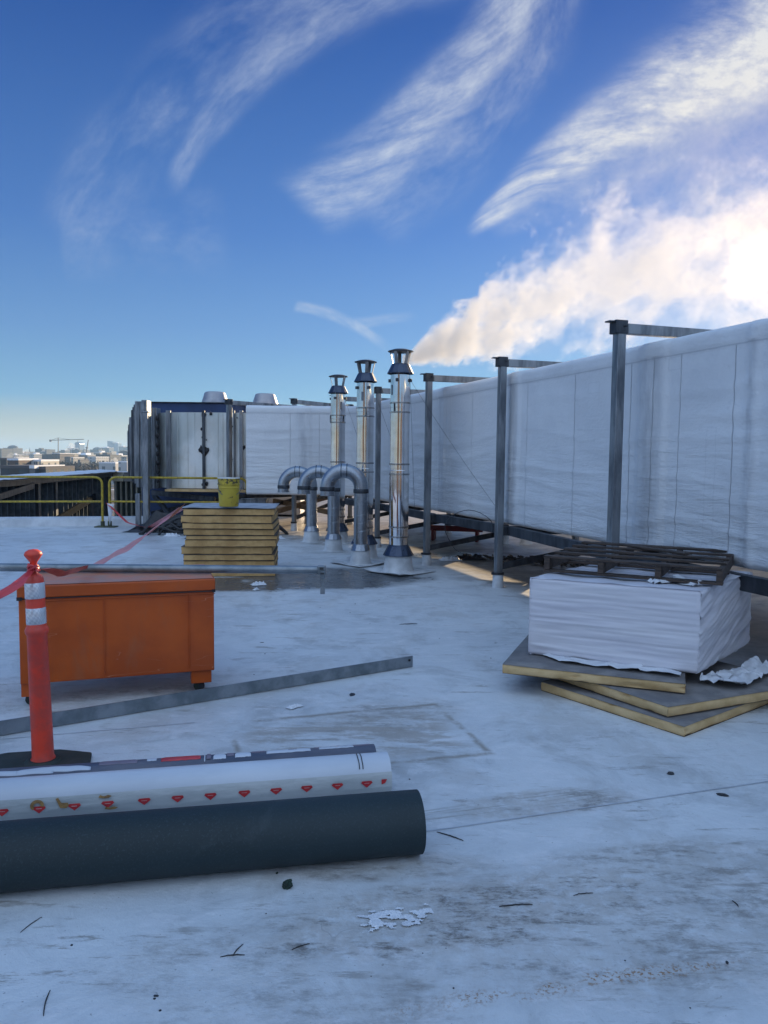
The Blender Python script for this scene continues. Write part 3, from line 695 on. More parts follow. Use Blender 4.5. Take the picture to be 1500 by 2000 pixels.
mb = MB(); mb.bar((6.5, -.14, -.95), (13.6, -.14, -.05), .06, .22); obj('diagonal_brace', mb, pmat('dim_grey_track', (.018, .021, .024), rough=.98, spec=.02), sw)
mb = MB(); mb.grid(60, 8, lambda u, v: V((u*(pl+.2)-.1, -.30+v*1.1+.03*nz(u*40, v*3, 1), .82+.07*sin(pi*v)**.5+.02*nz(u*30, v*4, 7)))); obj('snow_coping', mb, snow, sw, ang=80)
mb = MB(); mb.box((pl/2, .22, .80), (pl+.2, 1.0, .05)); obj('coping_board', mb, pmat('coping_board', (.20, .18, .15), (.12, .11, .10), 4, .8), sw)
mb = MB(); mb.quad((-.2, 1.0, .80), (pl*.45, .9, .80), (pl*.4, 4.5, .78), (-.2, 4.5, .78)); obj('snowy_deck', mb, snow, sw)
# return of that parapet, sunlight painted into its pale studs and panels
lit = thing('stud_parapet', 'short stud parapet return with panels coloured as if sunlit, touching the silver duct', 'parapet', (-10.9, 30.9, 0))
mb = MB(); mb.box((.95, .1, -1.2), (1.9, .04, 3.8)); obj('sheathing', mb, sheath, lit)
for i in range(9):
    mb = MB(); mb.box((.1+i*.21, 0, -1.2), (.05, .12, 3.6)); obj('stud', mb, pmat('sunlit_stud', (.42, .42, .36), (.3, .31, .28), 5, .5, .2) if i == 0 else bpy.data.materials['sunlit_stud'], lit)
for x0, x1, c in ((0, .42, (.62, .6, .5)), (.45, 1.0, (.25, .26, .26)), (1.03, 1.85, (.6, .57, .46))):
    mb = MB(); mb.box(((x0+x1)/2, -.08, .60), (x1-x0, .04, .36)); obj('fascia_panel', mb, pmat('fascia', c, tuple(x*.7 for x in c), 3, .6), lit)
mb = MB(); mb.grid(10, 3, lambda u, v: V((-.1+u*2.1, -.15+v*.9, .81+.03*nz(u*9, v, 3)))); obj('snow_coping', mb, snow, lit, ang=80, solid=.03)

# ------------------------------------------------------------------ clutter under the bare duct
def strut(a, b, label, w_=.07, h=.10, mat=None, cat='strut', name='steel_strut', group='loose struts under the far duct'):
    c = (V(a)+V(b))/2; mb = MB(); mb.bar(V(a)-c, V(b)-c, w_, h); return tag(obj(name, mb, mat or steel_dark, loc=c, bevel=.004), label, cat, group)
for a, b, l in (((297, 962, 16.6), (420, 975, 16.2), 'dark strut below the insulation strip under the bare duct'),
                ((300, 966, 17), (330, 1003, 16.6), 'short slanting strut beside the thick corner post'),
                ((295, 1003, 16.8), (470, 968, 17.6), 'long low strut rising to the right under the bare duct'),
                ((300, 975, 19), (480, 985, 18), 'nearly level far strut under the bare duct')):
    strut(AT(*a), AT(*b), l)
woodr = pmat('brown_lumber', (.20, .15, .10), (.12, .09, .06), 4, .8)
for a, b, l in (((535, 1000, 15.6), (650, 968, 17.5), 'brown strut crossing behind the farthest gooseneck, rising to the right'),
                ((535, 978, 17.0), (660, 1004, 15.6), 'brown strut crossing behind the farthest gooseneck, falling to the right')):
    strut(AT(*a), AT(*b), l, mat=woodr)
mb = MB(); p = AT(559, 964, 17.5); q = G(559, 988); mb.tube([(0, 0, 0), (0, 0, .8)], .06, 12); tag(obj('red_post', mb, redpaint, loc=(q.x, q.y, 0)), 'short red post under the far end of the white duct', 'post')
mb = MB(); mb.box((0, 0, .27), (.56, .4, .50)); mb.box((0, 0, .53), (.6, .44, .03)); q = AT(496, 990, 16.0); tag(obj('metal_box', mb, steel, loc=(q.x, q.y, .08), bevel=.01), 'grey metal box beneath the junction of bare and white duct', 'box')
mb = MB(); rr = random.Random(5)
for k in range(34):
    c = V((rr.uniform(-1.2, 1.1), rr.uniform(-.35, .4), 0)); L = rr.uniform(.3, .9); a = rr.uniform(-.4, .4)+(pi if rr.random() < .5 else 0); hh = rr.uniform(.05, .42)*(1-abs(c.x)/1.7)
    mb.tube([c+V((cos(a)*L*(t-.5), sin(a)*L*(t-.5), .04+hh*sin(pi*t)**.6+.05*sin(t*9+k))) for t in [i/12 for i in range(13)]], rr.uniform(.018, .035), 7)
q = AT(425, 985, 14.6); tag(obj('hose_pile', mb, black, loc=(q.x, q.y, 0)), 'tangled pile of black hoses behind the stacked foam boards', 'hoses')
def blobsheet(name, mat, loc, sx, sy, hh, seed, label, cat, amp=1.0, nu=26, group=None, rz=0, fq=4.0):
    mb = MB()
    def f(u, v):
        x, y = (u-.5)*sx, (v-.5)*sy; e = max(0, 1-max(abs(u-.5), abs(v-.5))*2)
        ed = 1+.28*nz(cos(atan2(v-.5, u-.5))*1.7, sin(atan2(v-.5, u-.5))*1.7, seed)
        return V((x*ed, y*ed, .006+hh*min(1, e*2.2)*(.35+.65*abs(nz(x*fq/sx*2, y*fq/sy*1.3, seed))*2.2)))
    mb.grid(nu, nu, f); return tag(obj(name, mb, mat, loc=loc, rz=rz, ang=80 if amp else 30), label, cat, group)
blobsheet('tarp', black, (q.x-.5, q.y+.5, 0), 2.6, .7, .34, 2, 'crumpled black tarp behind the hoses beneath the bare duct', 'tarp')

# ------------------------------------------------------------------ stacked foam boards with bucket
FLb, FRb = G(354, 1126), G(531, 1127); wB = (FRb-FLb).length*1.0; angB = atan2((FRb-FLb).y, (FRb-FLb).x)-.0
th = [.075, .075, .085, .08, .05, .07, .075, .085, .085, .08, .09, .09]
ordn = ['bottom', 'second', 'third', 'fourth', 'fifth', 'sixth', 'seventh', 'eighth', 'ninth', 'tenth']
z = .0; tops = .845; n = 10; hs = [.095, .095, .075, .09, .085, .05, .075, .07, .09, .08]; k_ = tops/(sum(hs)); hs = [h*k_ for h in hs]
extra = {0: 'bottom foam board of the tan stack, on the damp roof', 1: 'tan foam board second from the bottom of the stack', 2: 'tan foam board third from the bottom of the stack', 3: 'tan foam board fourth from the bottom of the stack', 4: 'tan foam board fifth from the bottom, jutting to the left', 5: 'thin tan foam board in the middle of the stack', 6: 'tan foam board fourth from the top of the stack', 7: 'tan foam board third from the top, its dark facer lifting', 8: 'tan foam board second from the top of the stack', 9: 'topmost tan foam board of the stack, under the white sheet'}
rr = random.Random(11); mid = (FLb+FRb)/2; dv = V((cos(angB), sin(angB), 0)); nv_ = V((-dv.y, dv.x, 0))
for i, h in enumerate(hs):
    t = thing('foam_board', extra[i], 'insulation board', mid+nv_*(.5+rr.uniform(-.02, .02))+dv*rr.uniform(-.03, .03)+V((0, 0, z)), angB+R(3)+rr.uniform(-.025, .025), 'tan foam boards stacked by the damp stain')
    mb = MB(); W_, D_ = wB*.99, .95
    def side(x0, y0, x1, y1, n_=16):
        mb.grid(n_, 3, lambda u, v: V((x0+(x1-x0)*u+.006*nz(u*14+i*3, v*2, x0*9), y0+(y1-y0)*u+.007*nz(u*17+i, v*2.2, y0*7), .004+v*(h-.010)+(.006*nz(u*9, i, 3) if v in (0, 1) else 0))))
    side(-W_/2, -D_/2, W_/2, -D_/2); side(W_/2, -D_/2, W_/2, D_/2); side(W_/2, D_/2, -W_/2, D_/2); side(-W_/2, D_/2, -W_/2, -D_/2)
    obj('foam_core', mb, foam, t)
    for zz, nm in ((0, 'facer'), (h-.007, 'facer')):
        mb = MB(); mb.grid(10, 10, lambda u, v: V(((u-.5)*(W_+.012), (v-.5)*(D_+.012), zz+.0035+.003*nz(u*5, v*5, i)+(.02 if (i in (4, 7) and u < .15 and zz > 0) else 0)*(.15-u)/.15))); obj(nm, mb, facer_dk, t, solid=.003)
    z += h
mb = MB(); mb.grid(24, 16, lambda u, v: V(((u-.5)*(wB+.03), (v-.5)*.98, .008+.008*nz(u*5, v*4, 3)+.012*max(0, nz(u*3, v*9, 5)))))
tag(obj('cover_sheet', mb, pmat('grey_cover_sheet', (.42, .44, .48), (.28, .30, .34), 6, .6), loc=mid+nv_*.5+V((0, 0, z+.004)), rz=angB+R(3), solid=.006), 'white sheet lying on top of the tan foam board stack', 'sheet')
bk = thing('bucket', 'dented yellow plastic bucket standing on the tan foam boards', 'bucket', G(447, 989, z+.03), .3)
mb = MB(); mb.lathe([(0, .0), (.112, .0), (.118, .008), (.128, .22), (.134, .225), (.134, .235), (.130, .24), (.131, .265), (.138, .27), (.138, .28), (.132, .285), (.133, .33), (.139, .335), (.139, .345), (.126, .345), (.112, .02), (0, .02)], n=40)
def bucket_mat():
    m, nt, b = newmat('stained_yellow_plastic'); o = coord(nt); x, y, z_ = xyz(nt, o)
    s_ = tex(nt, o, 14, 5, .65, .6).ss(.60, .66); top = tex(nt, o, 22, 4, .6).ss(.50, .56)*z_.ss(.24, .30)
    c = mixc(nt, tex(nt, o, 3, 3).ss(.4, .7), (.50, .38, .04), (.40, .29, .03)); c = mixc(nt, s_.mx(top)*.9, c, (.03, .028, .025)); setin(nt, b, 'Base Color', c); b.inputs['Roughness'].default_value = .45; return m
obj('bucket_body', mb, bucket_mat(), bk, ang=30)
mb = MB(); mb.tube([(.14*cos(a), .14*sin(a)*.25-.12, .24-.11*sin(a)) for a in [pi*i/16 for i in range(17)]], .004, 6); obj('handle', mb, steel, bk)
mb = MB(); mb.grid(20, 4, lambda u, v: V((.136*cos(u*2*pi), .136*sin(u*2*pi), .335+.022*v+.01*nz(cos(u*2*pi)*3, sin(u*2*pi)*3, v)))); obj('plastic_liner', mb, snow, bk)

# ------------------------------------------------------------------ orange gang box
c0, c1 = V((-2.135, 4.43, 0)), V((-1.058, 4.785, 0)); bd_ = (c1-c0); bw = bd_.length; ang = atan2(bd_.y, bd_.x)
gb_ = thing('gang_box', 'big orange steel gang box on castors, grey pipe lying across its lid', 'tool chest', (c0.x, c0.y, 0), ang)
dep = .66
mb = MB(); mb.box((bw/2, dep/2, .395), (bw-.012, dep-.012, .51)); obj('chest_body', mb, orange, gb_, bevel=.006)
mb = MB(); mb.box((bw*.42, 0, .40), (.003, .009, .46))
mb.box((bw*.86, 0, .40), (.004, .010, .46)); mb.box((bw*.55, .0, .635), (bw*.9, .008, .004)); 
obj('pressed_panel', mb, orange, gb_, bevel=.002)
lid = MB(); lid.box((bw/2, dep/2, .69), (bw+.004, dep+.004, .075)); lo_ = obj('lid', lid, orange, gb_, bevel=.008)
mb = MB(); mb.grid(12, 6, lambda u, v: V((.01+u*(bw-.02), .01+v*(dep-.02), .7305))); obj('paler_top', mb, orange_top, lo_)  # lid top in a paler orange than the sides
mb = MB(); mb.box((bw/2, .004, .650), (bw-.02, .012, .006)); obj('lid_gap', mb, black, gb_)
mb = MB(); mb.box((.012, -.001, .652), (.03, .012, .02)); mb.box((bw-.008, -.001, .652), (.02, .012, .018)); obj('corner_chip', mb, black, gb_)
for x in (.07, bw-.085):
    for y in (.07, dep-.08):
        mb = MB(); mb.box((x, y, .11), (.125 if x < .2 else .125, .10, .10)); ft = obj('skid_foot', mb, orange, gb_, bevel=.004)
        mb = MB(); mb.box((x-.0, y, .075), (.05, .035, .03)); mb.box((x, y-.022, .045), (.035, .004, .05)); mb.box((x, y+.022, .045), (.035, .004, .05)); cs_ = obj('castor', mb, steel_dark, gb_)
        mb = MB(); mb.tube([(x-.012, y-.016, .034), (x-.012, y+.016, .034)], .034, 20); obj('wheel', mb, rubber, cs_)
# pipe lying on the lid
pA, pB = G(0, 1108, .762), G(625, 1113, .762); pd = (pB-pA).normalized(); pA = pA-pd*1.2
pp = thing('metal_pipe', 'long galvanised pipe lying across the orange chest', 'pipe', pB); Lp = (pB-pA).length
mb = MB(); mb.tube([pA-pB, (pA-pB)*.03], .0265, 20); mb.tube([(pA-pB)*.03, (pA-pB)*.002], .025, 20); obj('tube', mb, chan, pp, ang=50)
mb = MB(); mb.box((.01, 0, .0), (.055, .05, .058)); mb.box((.02, -.03, -.03), (.03, .012, .05)); obj('end_fitting', mb, chan, pp, bevel=.006)
mb = MB(); mb.box((.012, -.030, .012), (.022, .004, .014)); mb.box((.018, -.038, -.018), (.024, .004, .012)); obj('slot', mb, black, pp)
mb = MB(); mb.bar((.02, -.03, -.05), (.02, -.03, -.11), .018, .006, (0, 1, 0)); mb.bar((.02, -.03, -.11), (.02, -.03, -.155), .03, .006, (0, 1, 0)); obj('latch_arm', mb, chan, pp, bevel=.002)
# steel channel on the roof
a, b = G(-260, 1482), G(806, 1303); cdv = (b-a).normalized(); cn = V((-cdv.y, cdv.x, 0)); cL = (b-a).length
st_ = thing('steel_channel', 'long galvanised steel channel lying in front of the orange chest', 'steel channel', b, atan2(cdv.y, cdv.x))
mb = MB(); prof = [(.0, .004), (.0, .083), (.006, .083), (.006, .050), (.011, .045), (.011, .035), (.006, .03), (.006, .010), (.09, .010), (.09, .004)]
n = len(prof); mb.raw([(x, y, z_) for x in (-cL, 0) for y, z_ in prof], [(i, (i+1) % n, n+(i+1) % n, n+i) for i in range(n)]+[tuple(range(n)), tuple(range(2*n-1, n-1, -1))])
obj('channel_section', mb, chan, st_, ang=20)
mb = MB(); mb.lathe([(0, -.004), (.009, -.004), (.009, .004), (0, .004)], (0, 0, 0), 10); mb.v = [(x-.03, z_-.001, y+.055) for x, y, z_ in mb.v]; obj('bolt_hole', mb, black, st_)

# ------------------------------------------------------------------ delineator post
bp0 = G(85, 1494); bo = thing('delineator_post', 'orange red delineator post with two reflective bands on a black base', 'delineator', bp0)
lean = Matrix.Rotation(R(-2.0), 4, 'Y') @ Matrix.Rotation(R(-1.0), 4, 'X')
def leanmb(mb): mb.v = [tuple(lean @ V(v)) for v in mb.v]; return mb
mb = MB(); mb.lathe([(.052, .015), (.056, .02), (.056, .035), (.050, .045), (.0495, .10), (.0455, .635), (.052, .645), (.054, .66), (.050, .672), (.0445, .68), (.0435, .80), (.0425, .875), (.041, .905), (.034, .922), (.020, .930), (.0145, .94), (.0145, .975), (.017, .985), (.040, 1.018), (.041, 1.023), (.036, 1.035), (.02, 1.045), (0, 1.048)], n=40)
obj('post_tube', leanmb(mb), redplast, bo, ang=60)
def band_mat():
    m, nt, b = newmat('reflective_sheeting'); o = coord(nt); x, y, z_ = xyz(nt, o)
    an_ = y._m('ARCTAN2', x)*.0455
    c1_ = nt.nodes.new('ShaderNodeTexChecker'); nt.links.new(vec(nt, an_+z_*.3, z_, 0), c1_.inputs['Vector']); c1_.inputs['Scale'].default_value = 85
    c = mixc(nt, N(nt, c1_.outputs['Fac'])*.6+tex(nt, o, 40, 3)*.4, (.74, .76, .80), (.50, .53, .58)); setin(nt, b, 'Base Color', c)
    b.inputs['Roughness'].default_value = .25; b.inputs['Metallic'].default_value = .35; return m
bandm = band_mat()
for z0_, z1_ in ((.690, .768), (.813, .888)):
    mb = MB(); r0_, r1_ = .0446, .0437; mb.lathe([(r0_, z0_), (r0_+.001, z0_+.002), (r1_+.001, z1_-.002), (r1_, z1_)], n=40); o_b = obj('reflective_band', leanmb(mb), bandm, bo, ang=60)
mb = MB(); hexp = [(-.30, -.10), (-.06, -.19), (.20, -.135), (.235, -.03), (.19, .115), (.02, .15), (-.22, .10), (-.36, .0)]
mb.prism(hexp, .0, .022); mb.lathe([(.085, .022), (.07, .034), (.0, .034)], n=24); obj('rubber_base', mb, rubber, bo, bevel=.006)

# ------------------------------------------------------------------ rolls of membrane
def roll_axis(p1, p0, r, ext=1.3):
    a, b = G(*p0, r), G(*p1, r); d = (b-a).normalized(); a = a-d*ext; return a, b, d
def roll(name, label, a, b, r, mat, parts=None, cat='membrane roll', hollow=.035):
    t = thing(name, label, cat, (b.x, b.y, 0), atan2((a-b).y, (a-b).x)); L = (a-b).length
    mb = MB(); nn = 64
    def rad(k, x): return r*(1+.004*nz(cos(k)*2, sin(k)*2, x*1.3))
    mb.grid(60, nn, lambda u, v: V((u*L, cos(v*2*pi)*rad(v*2*pi, u*L), r+sin(v*2*pi)*rad(v*2*pi, u*L))))
    sp = []
    for i in range(200):
        an_ = i*2*pi/28; rr_ = r*.985-(r-hollow)*i/200; sp.append((rr_, an_))
    mb.lathe([(r*.995, 0), (r*.97, .004), (hollow, .012), (hollow, .2)], n=nn); k0 = len(mb.v)-4*nn
    mb.v[k0:] = [(z_, x, y+r) for x, y, z_ in mb.v[k0:]]
    body = obj('roll_body', mb, mat, t, ang=50)
    mb = MB(); mb.tube([(.004, cos(a_)*q, r+sin(a_)*q) for q, a_ in sp], .0012, 4); obj('wound_edge', mb, rubber, t)
    return t, L
teal = None
def darkroll_mat():
    m, nt, b = newmat('dark_grey_membrane'); o = coord(nt)
    c = mixc(nt, tex(nt, o, 1.2, 4).ss(.35, .65), (.010, .024, .030), (.007, .018, .022)); c = mixc(nt, tex(nt, o, 140, 3, .7).ss(.52, .7)*.5, c, (.035, .055, .07)); c = mixc(nt, tex(nt, o, 3, 6, .7, 1).ss(.6, .75)*.3, c, (.05, .065, .075))
    setin(nt, b, 'Base Color', c); b.inputs['Roughness'].default_value = .62; bump(nt, b, tex(nt, o, 260, 3), .25, .002); return m
dr = .1155
a, b, d = roll_axis((818, 1604), (0, 1673), dr)
dt_, dL = roll('membrane_roll', 'thick dark grey membrane roll, nearest of the rolls, with an open end', a, b, dr, darkroll_mat())
wr_ = .092
a, b, d = roll_axis((757, 1510), (0, 1567), wr_); wa, wb = a.copy(), b.copy()
wrapm = pmat('white_wrap_film', (.60, .64, .70), (.50, .54, .60), 3, .38, 0, .35, 9, (.35, 1, 1), bdist=.008)
filmm = pmat('grey_film', (.52, .54, .54), (.38, .41, .42), 4, .32, 0, .8, 12, (.3, 1, 1), bdist=.012, rvar=.08)
wt, wL = roll('membrane_roll', 'white film wrapped membrane roll with a row of red arrow marks', a, b, wr_, wrapm)
rr = random.Random(2)
mb = MB(); A0, A1 = R(18), R(118)    # film over the front (towards the camera) of the roll: local +y is the camera side
def cyl(x, an_, rr_): return V((x, cos(an_)*rr_, wr_+sin(an_)*rr_))
def film(u, v):
    x = u*wL; an_ = R(-35)+v*(R(62)+R(3)*nz(x*2, 1, 1)); return cyl(x, an_, wr_*1.012+.006*max(0, nz(x*1.6, v*4+x, 2))*sin(pi*min(1, v*1.02+.02)))
mb.grid(160, 16, film); obj('film_wrap', mb, filmm, wt, ang=80)
redmark = pmat('red_print', (.55, .03, .03), (.42, .02, .03), 30, .45)
whitemark = pmat('white_print', (.7, .7, .7), None, 5, .5)
glue = pmat('dried_adhesive', (.33, .19, .06), (.20, .11, .04), 30, .5, 0, .5, 60)
def px_on(px, py):            # arc position on the white roll below a pixel
    q = G(px, py, wr_); return (q-V((wb.x, wb.y, wr_))).length
k = 0
def surf(x, an_, off=.0045):
    v = min(1, max(0, (an_+R(35))/R(62))); return cyl(x, an_, wr_*1.012+.006*max(0, nz(x*1.6, v*4+x, 2))*sin(pi*min(1, v*1.02+.02))+off)
aw = lambda q: R(q)
for ax_ in (759, 708, 652, 594, 536, 476, 412, 350, 287, 218, 155, 88, 18, -56, -130):
    x = max(0.0, px_on(ax_, 1566-ax_*.08)); c = R(2)
    mb = MB(); W2 = .020
    pts = [(-W2, .10), (W2, .10), (W2*1.25, .02), (0, -.19), (-W2*1.25, .02)]
    if k == 0: pts = [(0-.004, .12), (W2, .12), (W2, -.10), (.004, -.05)]
    mb.quad(*[surf(x+px_, c+an_) for px_, an_ in pts]); o_ = obj('arrow_mark', mb, redmark, wt, solid=.0008, smooth=False)
    mb = MB(); mb.quad(*[surf(x+px_, c+an_, .0062) for px_, an_ in ((-W2*.55, .018), (W2*.55, .018), (W2*.55, .008), (-W2*.55, .008))])
    if k: obj('arrow_line', mb, whitemark, o_, smooth=False)
    k += 1
def splat(x, an_, pts, mat_=glue, nm='adhesive_stain'):
    mb = MB(); mb.quad(*[surf(x+p_, an_+q_, .0058) for p_, q_ in pts]); obj(nm, mb, mat_, wt, solid=.0008, smooth=False)
for (px, pyy, sh) in ((85, 1580, 'c'), (130, 1576, 'y'), (212, 1568, 's'), (220, 1582, 's')):
    x0 = px_on(px, 1558)
    if sh == 'c':
        outer = [(.026*cos(a_), .22*sin(a_)) for a_ in [R(200)-R(250)*i/12 for i in range(13)]]; inner = [(.013*cos(a_), .09*sin(a_)) for a_ in [R(-50)+R(250)*i/12 for i in range(13)]]
        for i in range(12): splat(x0, R(10), [outer[i], outer[i+1], inner[11-i], inner[12-i]])
    elif sh == 'y': splat(x0, R(9), [(.024, .22), (.015, .26), (.002, .05), (-.022, .04), (-.028, -.05), (-.018, -.16), (.006, -.14), (.012, -.02)])
    else: splat(x0+(.004 if pyy < 1570 else -.003), R(18) if pyy < 1570 else R(-10), [(-.026, .02), (-.012, .07), (.004, .03), (.02, .08), (.026, -.01), (.008, -.06), (-.014, -.05)])
mb = MB()
for q in ((.125, 0), (.140, 1)):
    for i in range(8):
        t0, t1 = i/8, (i+1)/8; a0_, a1_ = R(38)+R(80)*t0, R(38)+R(80)*t1; w2 = .0022*(1+.5*nz(i, q[1], 3))
        mb.quad(*[cyl(q[0]+.004*nz(t*3, q[1], 1)+s_*w2, a_, wr_*1.012+.0012) for s_, t, a_ in ((-1, t0, a0_), (1, t0, a0_), (1, t1, a1_), (-1, t1, a1_))])
obj('scuff_mark', mb, steel_dark, wt, smooth=False)
# third, torn roll behind
tr = .079
a, b = G(0, 1545, tr), G(747, 1493, tr); d = (b-a).normalized(); nn_ = V((-d.y, d.x, 0)); b = wb+nn_*.172+d*(-.028); a = wa+nn_*.176; b.z = a.z = tr
torn = pmat('torn_dark_wrap', (.055, .07, .11), (.13, .13, .16), 7, .5, 0, .5, 20, (.3, 1, 1))
tt_, tL = roll('membrane_roll', 'farthest membrane roll, dark wrap torn to show white and red strips', a, b, tr, torn)
rr = random.Random(9)
mt_ = [wrapm, redcloth, pmat('mauve_wrap', (.20, .17, .22), None, 9, .5)]
segs = [(.10, .26, 0, 84, 110), (.745, .765, 2, 70, 120), (.98, 1.02, 0, 82, 118), (1.06, 1.22, 2, 76, 118), (.36, .40, 2, 96, 120), (.30, .50, 0, 78, 112), (.57, .64, 0, 70, 108), (.68, .735, 0, 68, 104), (.77, .775, 0, 60, 120), (.79, .96, 1, 74, 118), (.02, .28, 2, 92, 125), (1.25, 1.55, 0, 60, 86), (1.4, 1.9, 0, 58, 78), (.505, .565, 2, 92, 125), (.645, .675, 2, 80, 125)]
for x0, x1, mi, a0_, a1_ in segs:
    mb = MB(); mb.grid(30, 6, lambda u, v: V((x0+(x1-x0)*u, cos(R(a0_)+R(a1_-a0_)*v*(1-.5*abs(2*u-1)**3)+.05*nz(u*7, 1, x0))*(tr*1.02), tr+sin(R(a0_)+R(a1_-a0_)*v*(1-.5*abs(2*u-1)**3)+.05*nz(u*7, 1, x0))*(tr*1.02)))); obj('torn_strip', mb, mt_[mi], tt_, solid=.002, ang=80)

# ------------------------------------------------------------------ boards, wrapped bundle, pallet
tB = .0625
def board(corner, e1, e2, z0_, label, th_, n=24):
    """corner = near corner, e1/e2 = edge vectors"""
    t = thing('foam_board', label, 'insulation board', (corner.x, corner.y, z0_), 0, 'large foam boards under the white bundle')
    mb = MB(); c = [V((0, 0, 0)), e1, e1+e2, e2]
    for i in range(4):
        p_, q_ = c[i], c[(i+1) % 4]; nn2 = V(((q_-p_).y, -(q_-p_).x, 0)).normalized()
        mb.grid(n, 4, lambda u, v: p_.lerp(q_, u)+nn2*(.005*nz(u*9+i*3, v*1.5, z0_*40)-.006*(1 if v in (0, 1) else 0)+(-.02*max(0, nz(u*14, v*3, z0_*9+i)-.35)*3))+V((0, 0, .002+v*(th_-.006))))
    obj('foam_core', mb, foam_pale, t, ang=60)
    mb = MB(); mb.grid(12, 12, lambda u, v: e1*u+e2*v+V((0, 0, th_-.0025+.002*nz(u*4, v*4, z0_*10)))); obj('facer', mb, facer, t, solid=.003)
    mb = MB(); mb.quad(V((0, 0, .001)), e1+V((0, 0, .001)), e1+e2+V((0, 0, .001)), e2+V((0, 0, .001))); obj('facer', mb, facer_dk, t); return t
def perp(e): return V((-e.y, e.x, 0))
p3, l3 = G(1336, 1440), G(1073, 1354); e = (l3-p3); r3 = G(1500, 1376)-p3; r3 = r3.normalized()*1.15
board(p3, r3, e.normalized()*1.02, 0, 'lowest large foam board under the white bundle, its near corner chipped', tB)
p2 = G(1304, 1402, tB); e = (G(1154, 1351, tB)-p2).normalized()*1.05; r2 = (G(1500, 1369, tB)-p2).normalized()*1.15
board(p2, r2, e, tB+.003, 'middle large foam board under the white bundle, turned towards the right', tB)
p1 = G(1338, 1357, 2*tB); l1 = G(981, 1317, 2*tB); e = l1-p1; pr = -perp(e).normalized()
board(p1, pr*1.09, e, 2*tB+.006, 'top large foam board, its long pale edge below the white bundle', tB)
ZB = 3*tB+.010
q0, q1 = G(1363, 1317, ZB), G(1031, 1277, ZB); e = q1-q0; sidev = G(1463, 1256, ZB)-q0
e1, e2, eh = e, sidev, .515
bt = thing('wrapped_bundle', 'white film wrapped bundle of sheets sitting on the large foam boards', 'wrapped bundle', (q0.x, q0.y, ZB), 0)
def bund_side(p_, q_, nn2, kind, nu=110, nv=60):
    def f(u, v):
        zz = v*eh
        lay = -.007*abs(sin(zz/.0735*pi))**.18+.007 if kind == 0 else 0
        if kind == 0:
            h = .006*nz(u*1.5, v*15+nz(u*2.5, v*2, 3)*.9, 1)+.006*nz(u*3, v*34, 8)
            h *= min(1, u*12+.35)*min(1, (1-u)*5+.3); L_ = 7; fr = abs((v*L_) % 1-.5)*2
            h -= .006*(max(0, (fr-.88)/.12))
        else: h = .020*nz(u*2.2, (v*1.0-u*.55)*8, 5)+.010*nz(u*5, (v-u*.6)*20, 6)
        ez = min(v, 1-v)*nv; e_ = -.008*max(0, 1-ez/1.5); sx_ = min(u, 1-u)*nu; e_ -= .005*max(0, 1-sx_/2.0)
        return p_.lerp(q_, u)+nn2*(h+e_)+V((0, 0, zz))
    return f
c = [V((0, 0, 0)), e2, e1+e2, e1]; mb = MB()
for i in range(4):
    p_, q_ = c[i], c[(i+1) % 4]; nn2 = V(((q_-p_).y, -(q_-p_).x, 0)).normalized()
    if i == 3: mb.grid(110, 60, bund_side(p_, q_, nn2, 0))
    elif i == 0: mb.grid(90, 60, bund_side(p_, q_, nn2, 1))
    else: mb.grid(30, 20, bund_side(p_, q_, nn2, 0, 30, 20))
mb.grid(40, 40, lambda u, v: e1*u+e2*v+V((0, 0, eh+.008*nz(u*7, v*7, 2))))
bundm = pmat('white_shrink_wrap', (.70, .69, .73), (.60, .59, .65), 2.5, .42, 0, .3, 14, (.3, .3, 2.5), bdist=.006, rvar=.06)
obj('shrink_wrap', mb, bundm, bt, ang=80)
def crumple(name, pts, width, seed, label, cat, mat, nu=60, nv=14, hgt=.05, parent=None, group=None, amp=.03):
    P = [V(p) for p in pts]
    def at(u):
        s_ = u*(len(P)-1); i = min(int(s_), len(P)-2); f_ = s_-i; return P[i].lerp(P[i+1], f_*f_*(3-2*f_))
    mb = MB(); base = P[0].copy()
    def f(u, v):
        p_ = at(u); d_ = (at(min(1, u+.02))-at(max(0, u-.02))); n_ = V((-d_.y, d_.x, 0)).normalized(); w_ = width*(.6+.4*sin(pi*min(1, max(0, u)))+.35*nz(u*5, seed, 0))
        return p_-base+n_*((v-.5)*w_)+V((amp*nz(u*7, v*3, seed), amp*nz(u*6, v*3, seed+9), (abs(nz(u*5, v*2, seed+3))*1.5+.5*abs(nz(u*17, v*5, seed+5)))*hgt+.004))
    mb.grid(nu, nv, f); o_ = obj(name, mb, mat, parent, loc=base if parent is None else base-V(parent.location), ang=50)
    if parent is None: tag(o_, label, cat, group)
    return o_
scrapm = pmat('loose_white_film', (.72, .74, .77), (.62, .64, .68), 8, .4, 0, .4, 30)
crumple('film_skirt', [G(1062, 1276, ZB-.0), G(1110, 1292, ZB), G(1190, 1300, ZB-.0), G(1250, 1308, ZB), G(1330, 1318, ZB)], .13, 3, '', '', scrapm, parent=bt, hgt=.018, amp=.012)
crumple('plastic_film', [G(1375, 1325, 2*tB+.02), G(1420, 1334, 2*tB+.02), G(1460, 1318, 2*tB+.02), G(1488, 1300, 2*tB+.04)], .21, 7, 'crumpled white film trailing from the bundle corner onto the middle board', 'plastic film', scrapm, hgt=.045, amp=.022, nu=90, nv=24)
crumple('film_flap', [G(1270, 1140, ZB+eh), G(1320, 1136, ZB+eh), G(1362, 1146, ZB+eh)], .12, 5, '', '', scrapm, parent=bt, hgt=.035, nu=24)
# pallet
zt_ = ZB+eh+.014
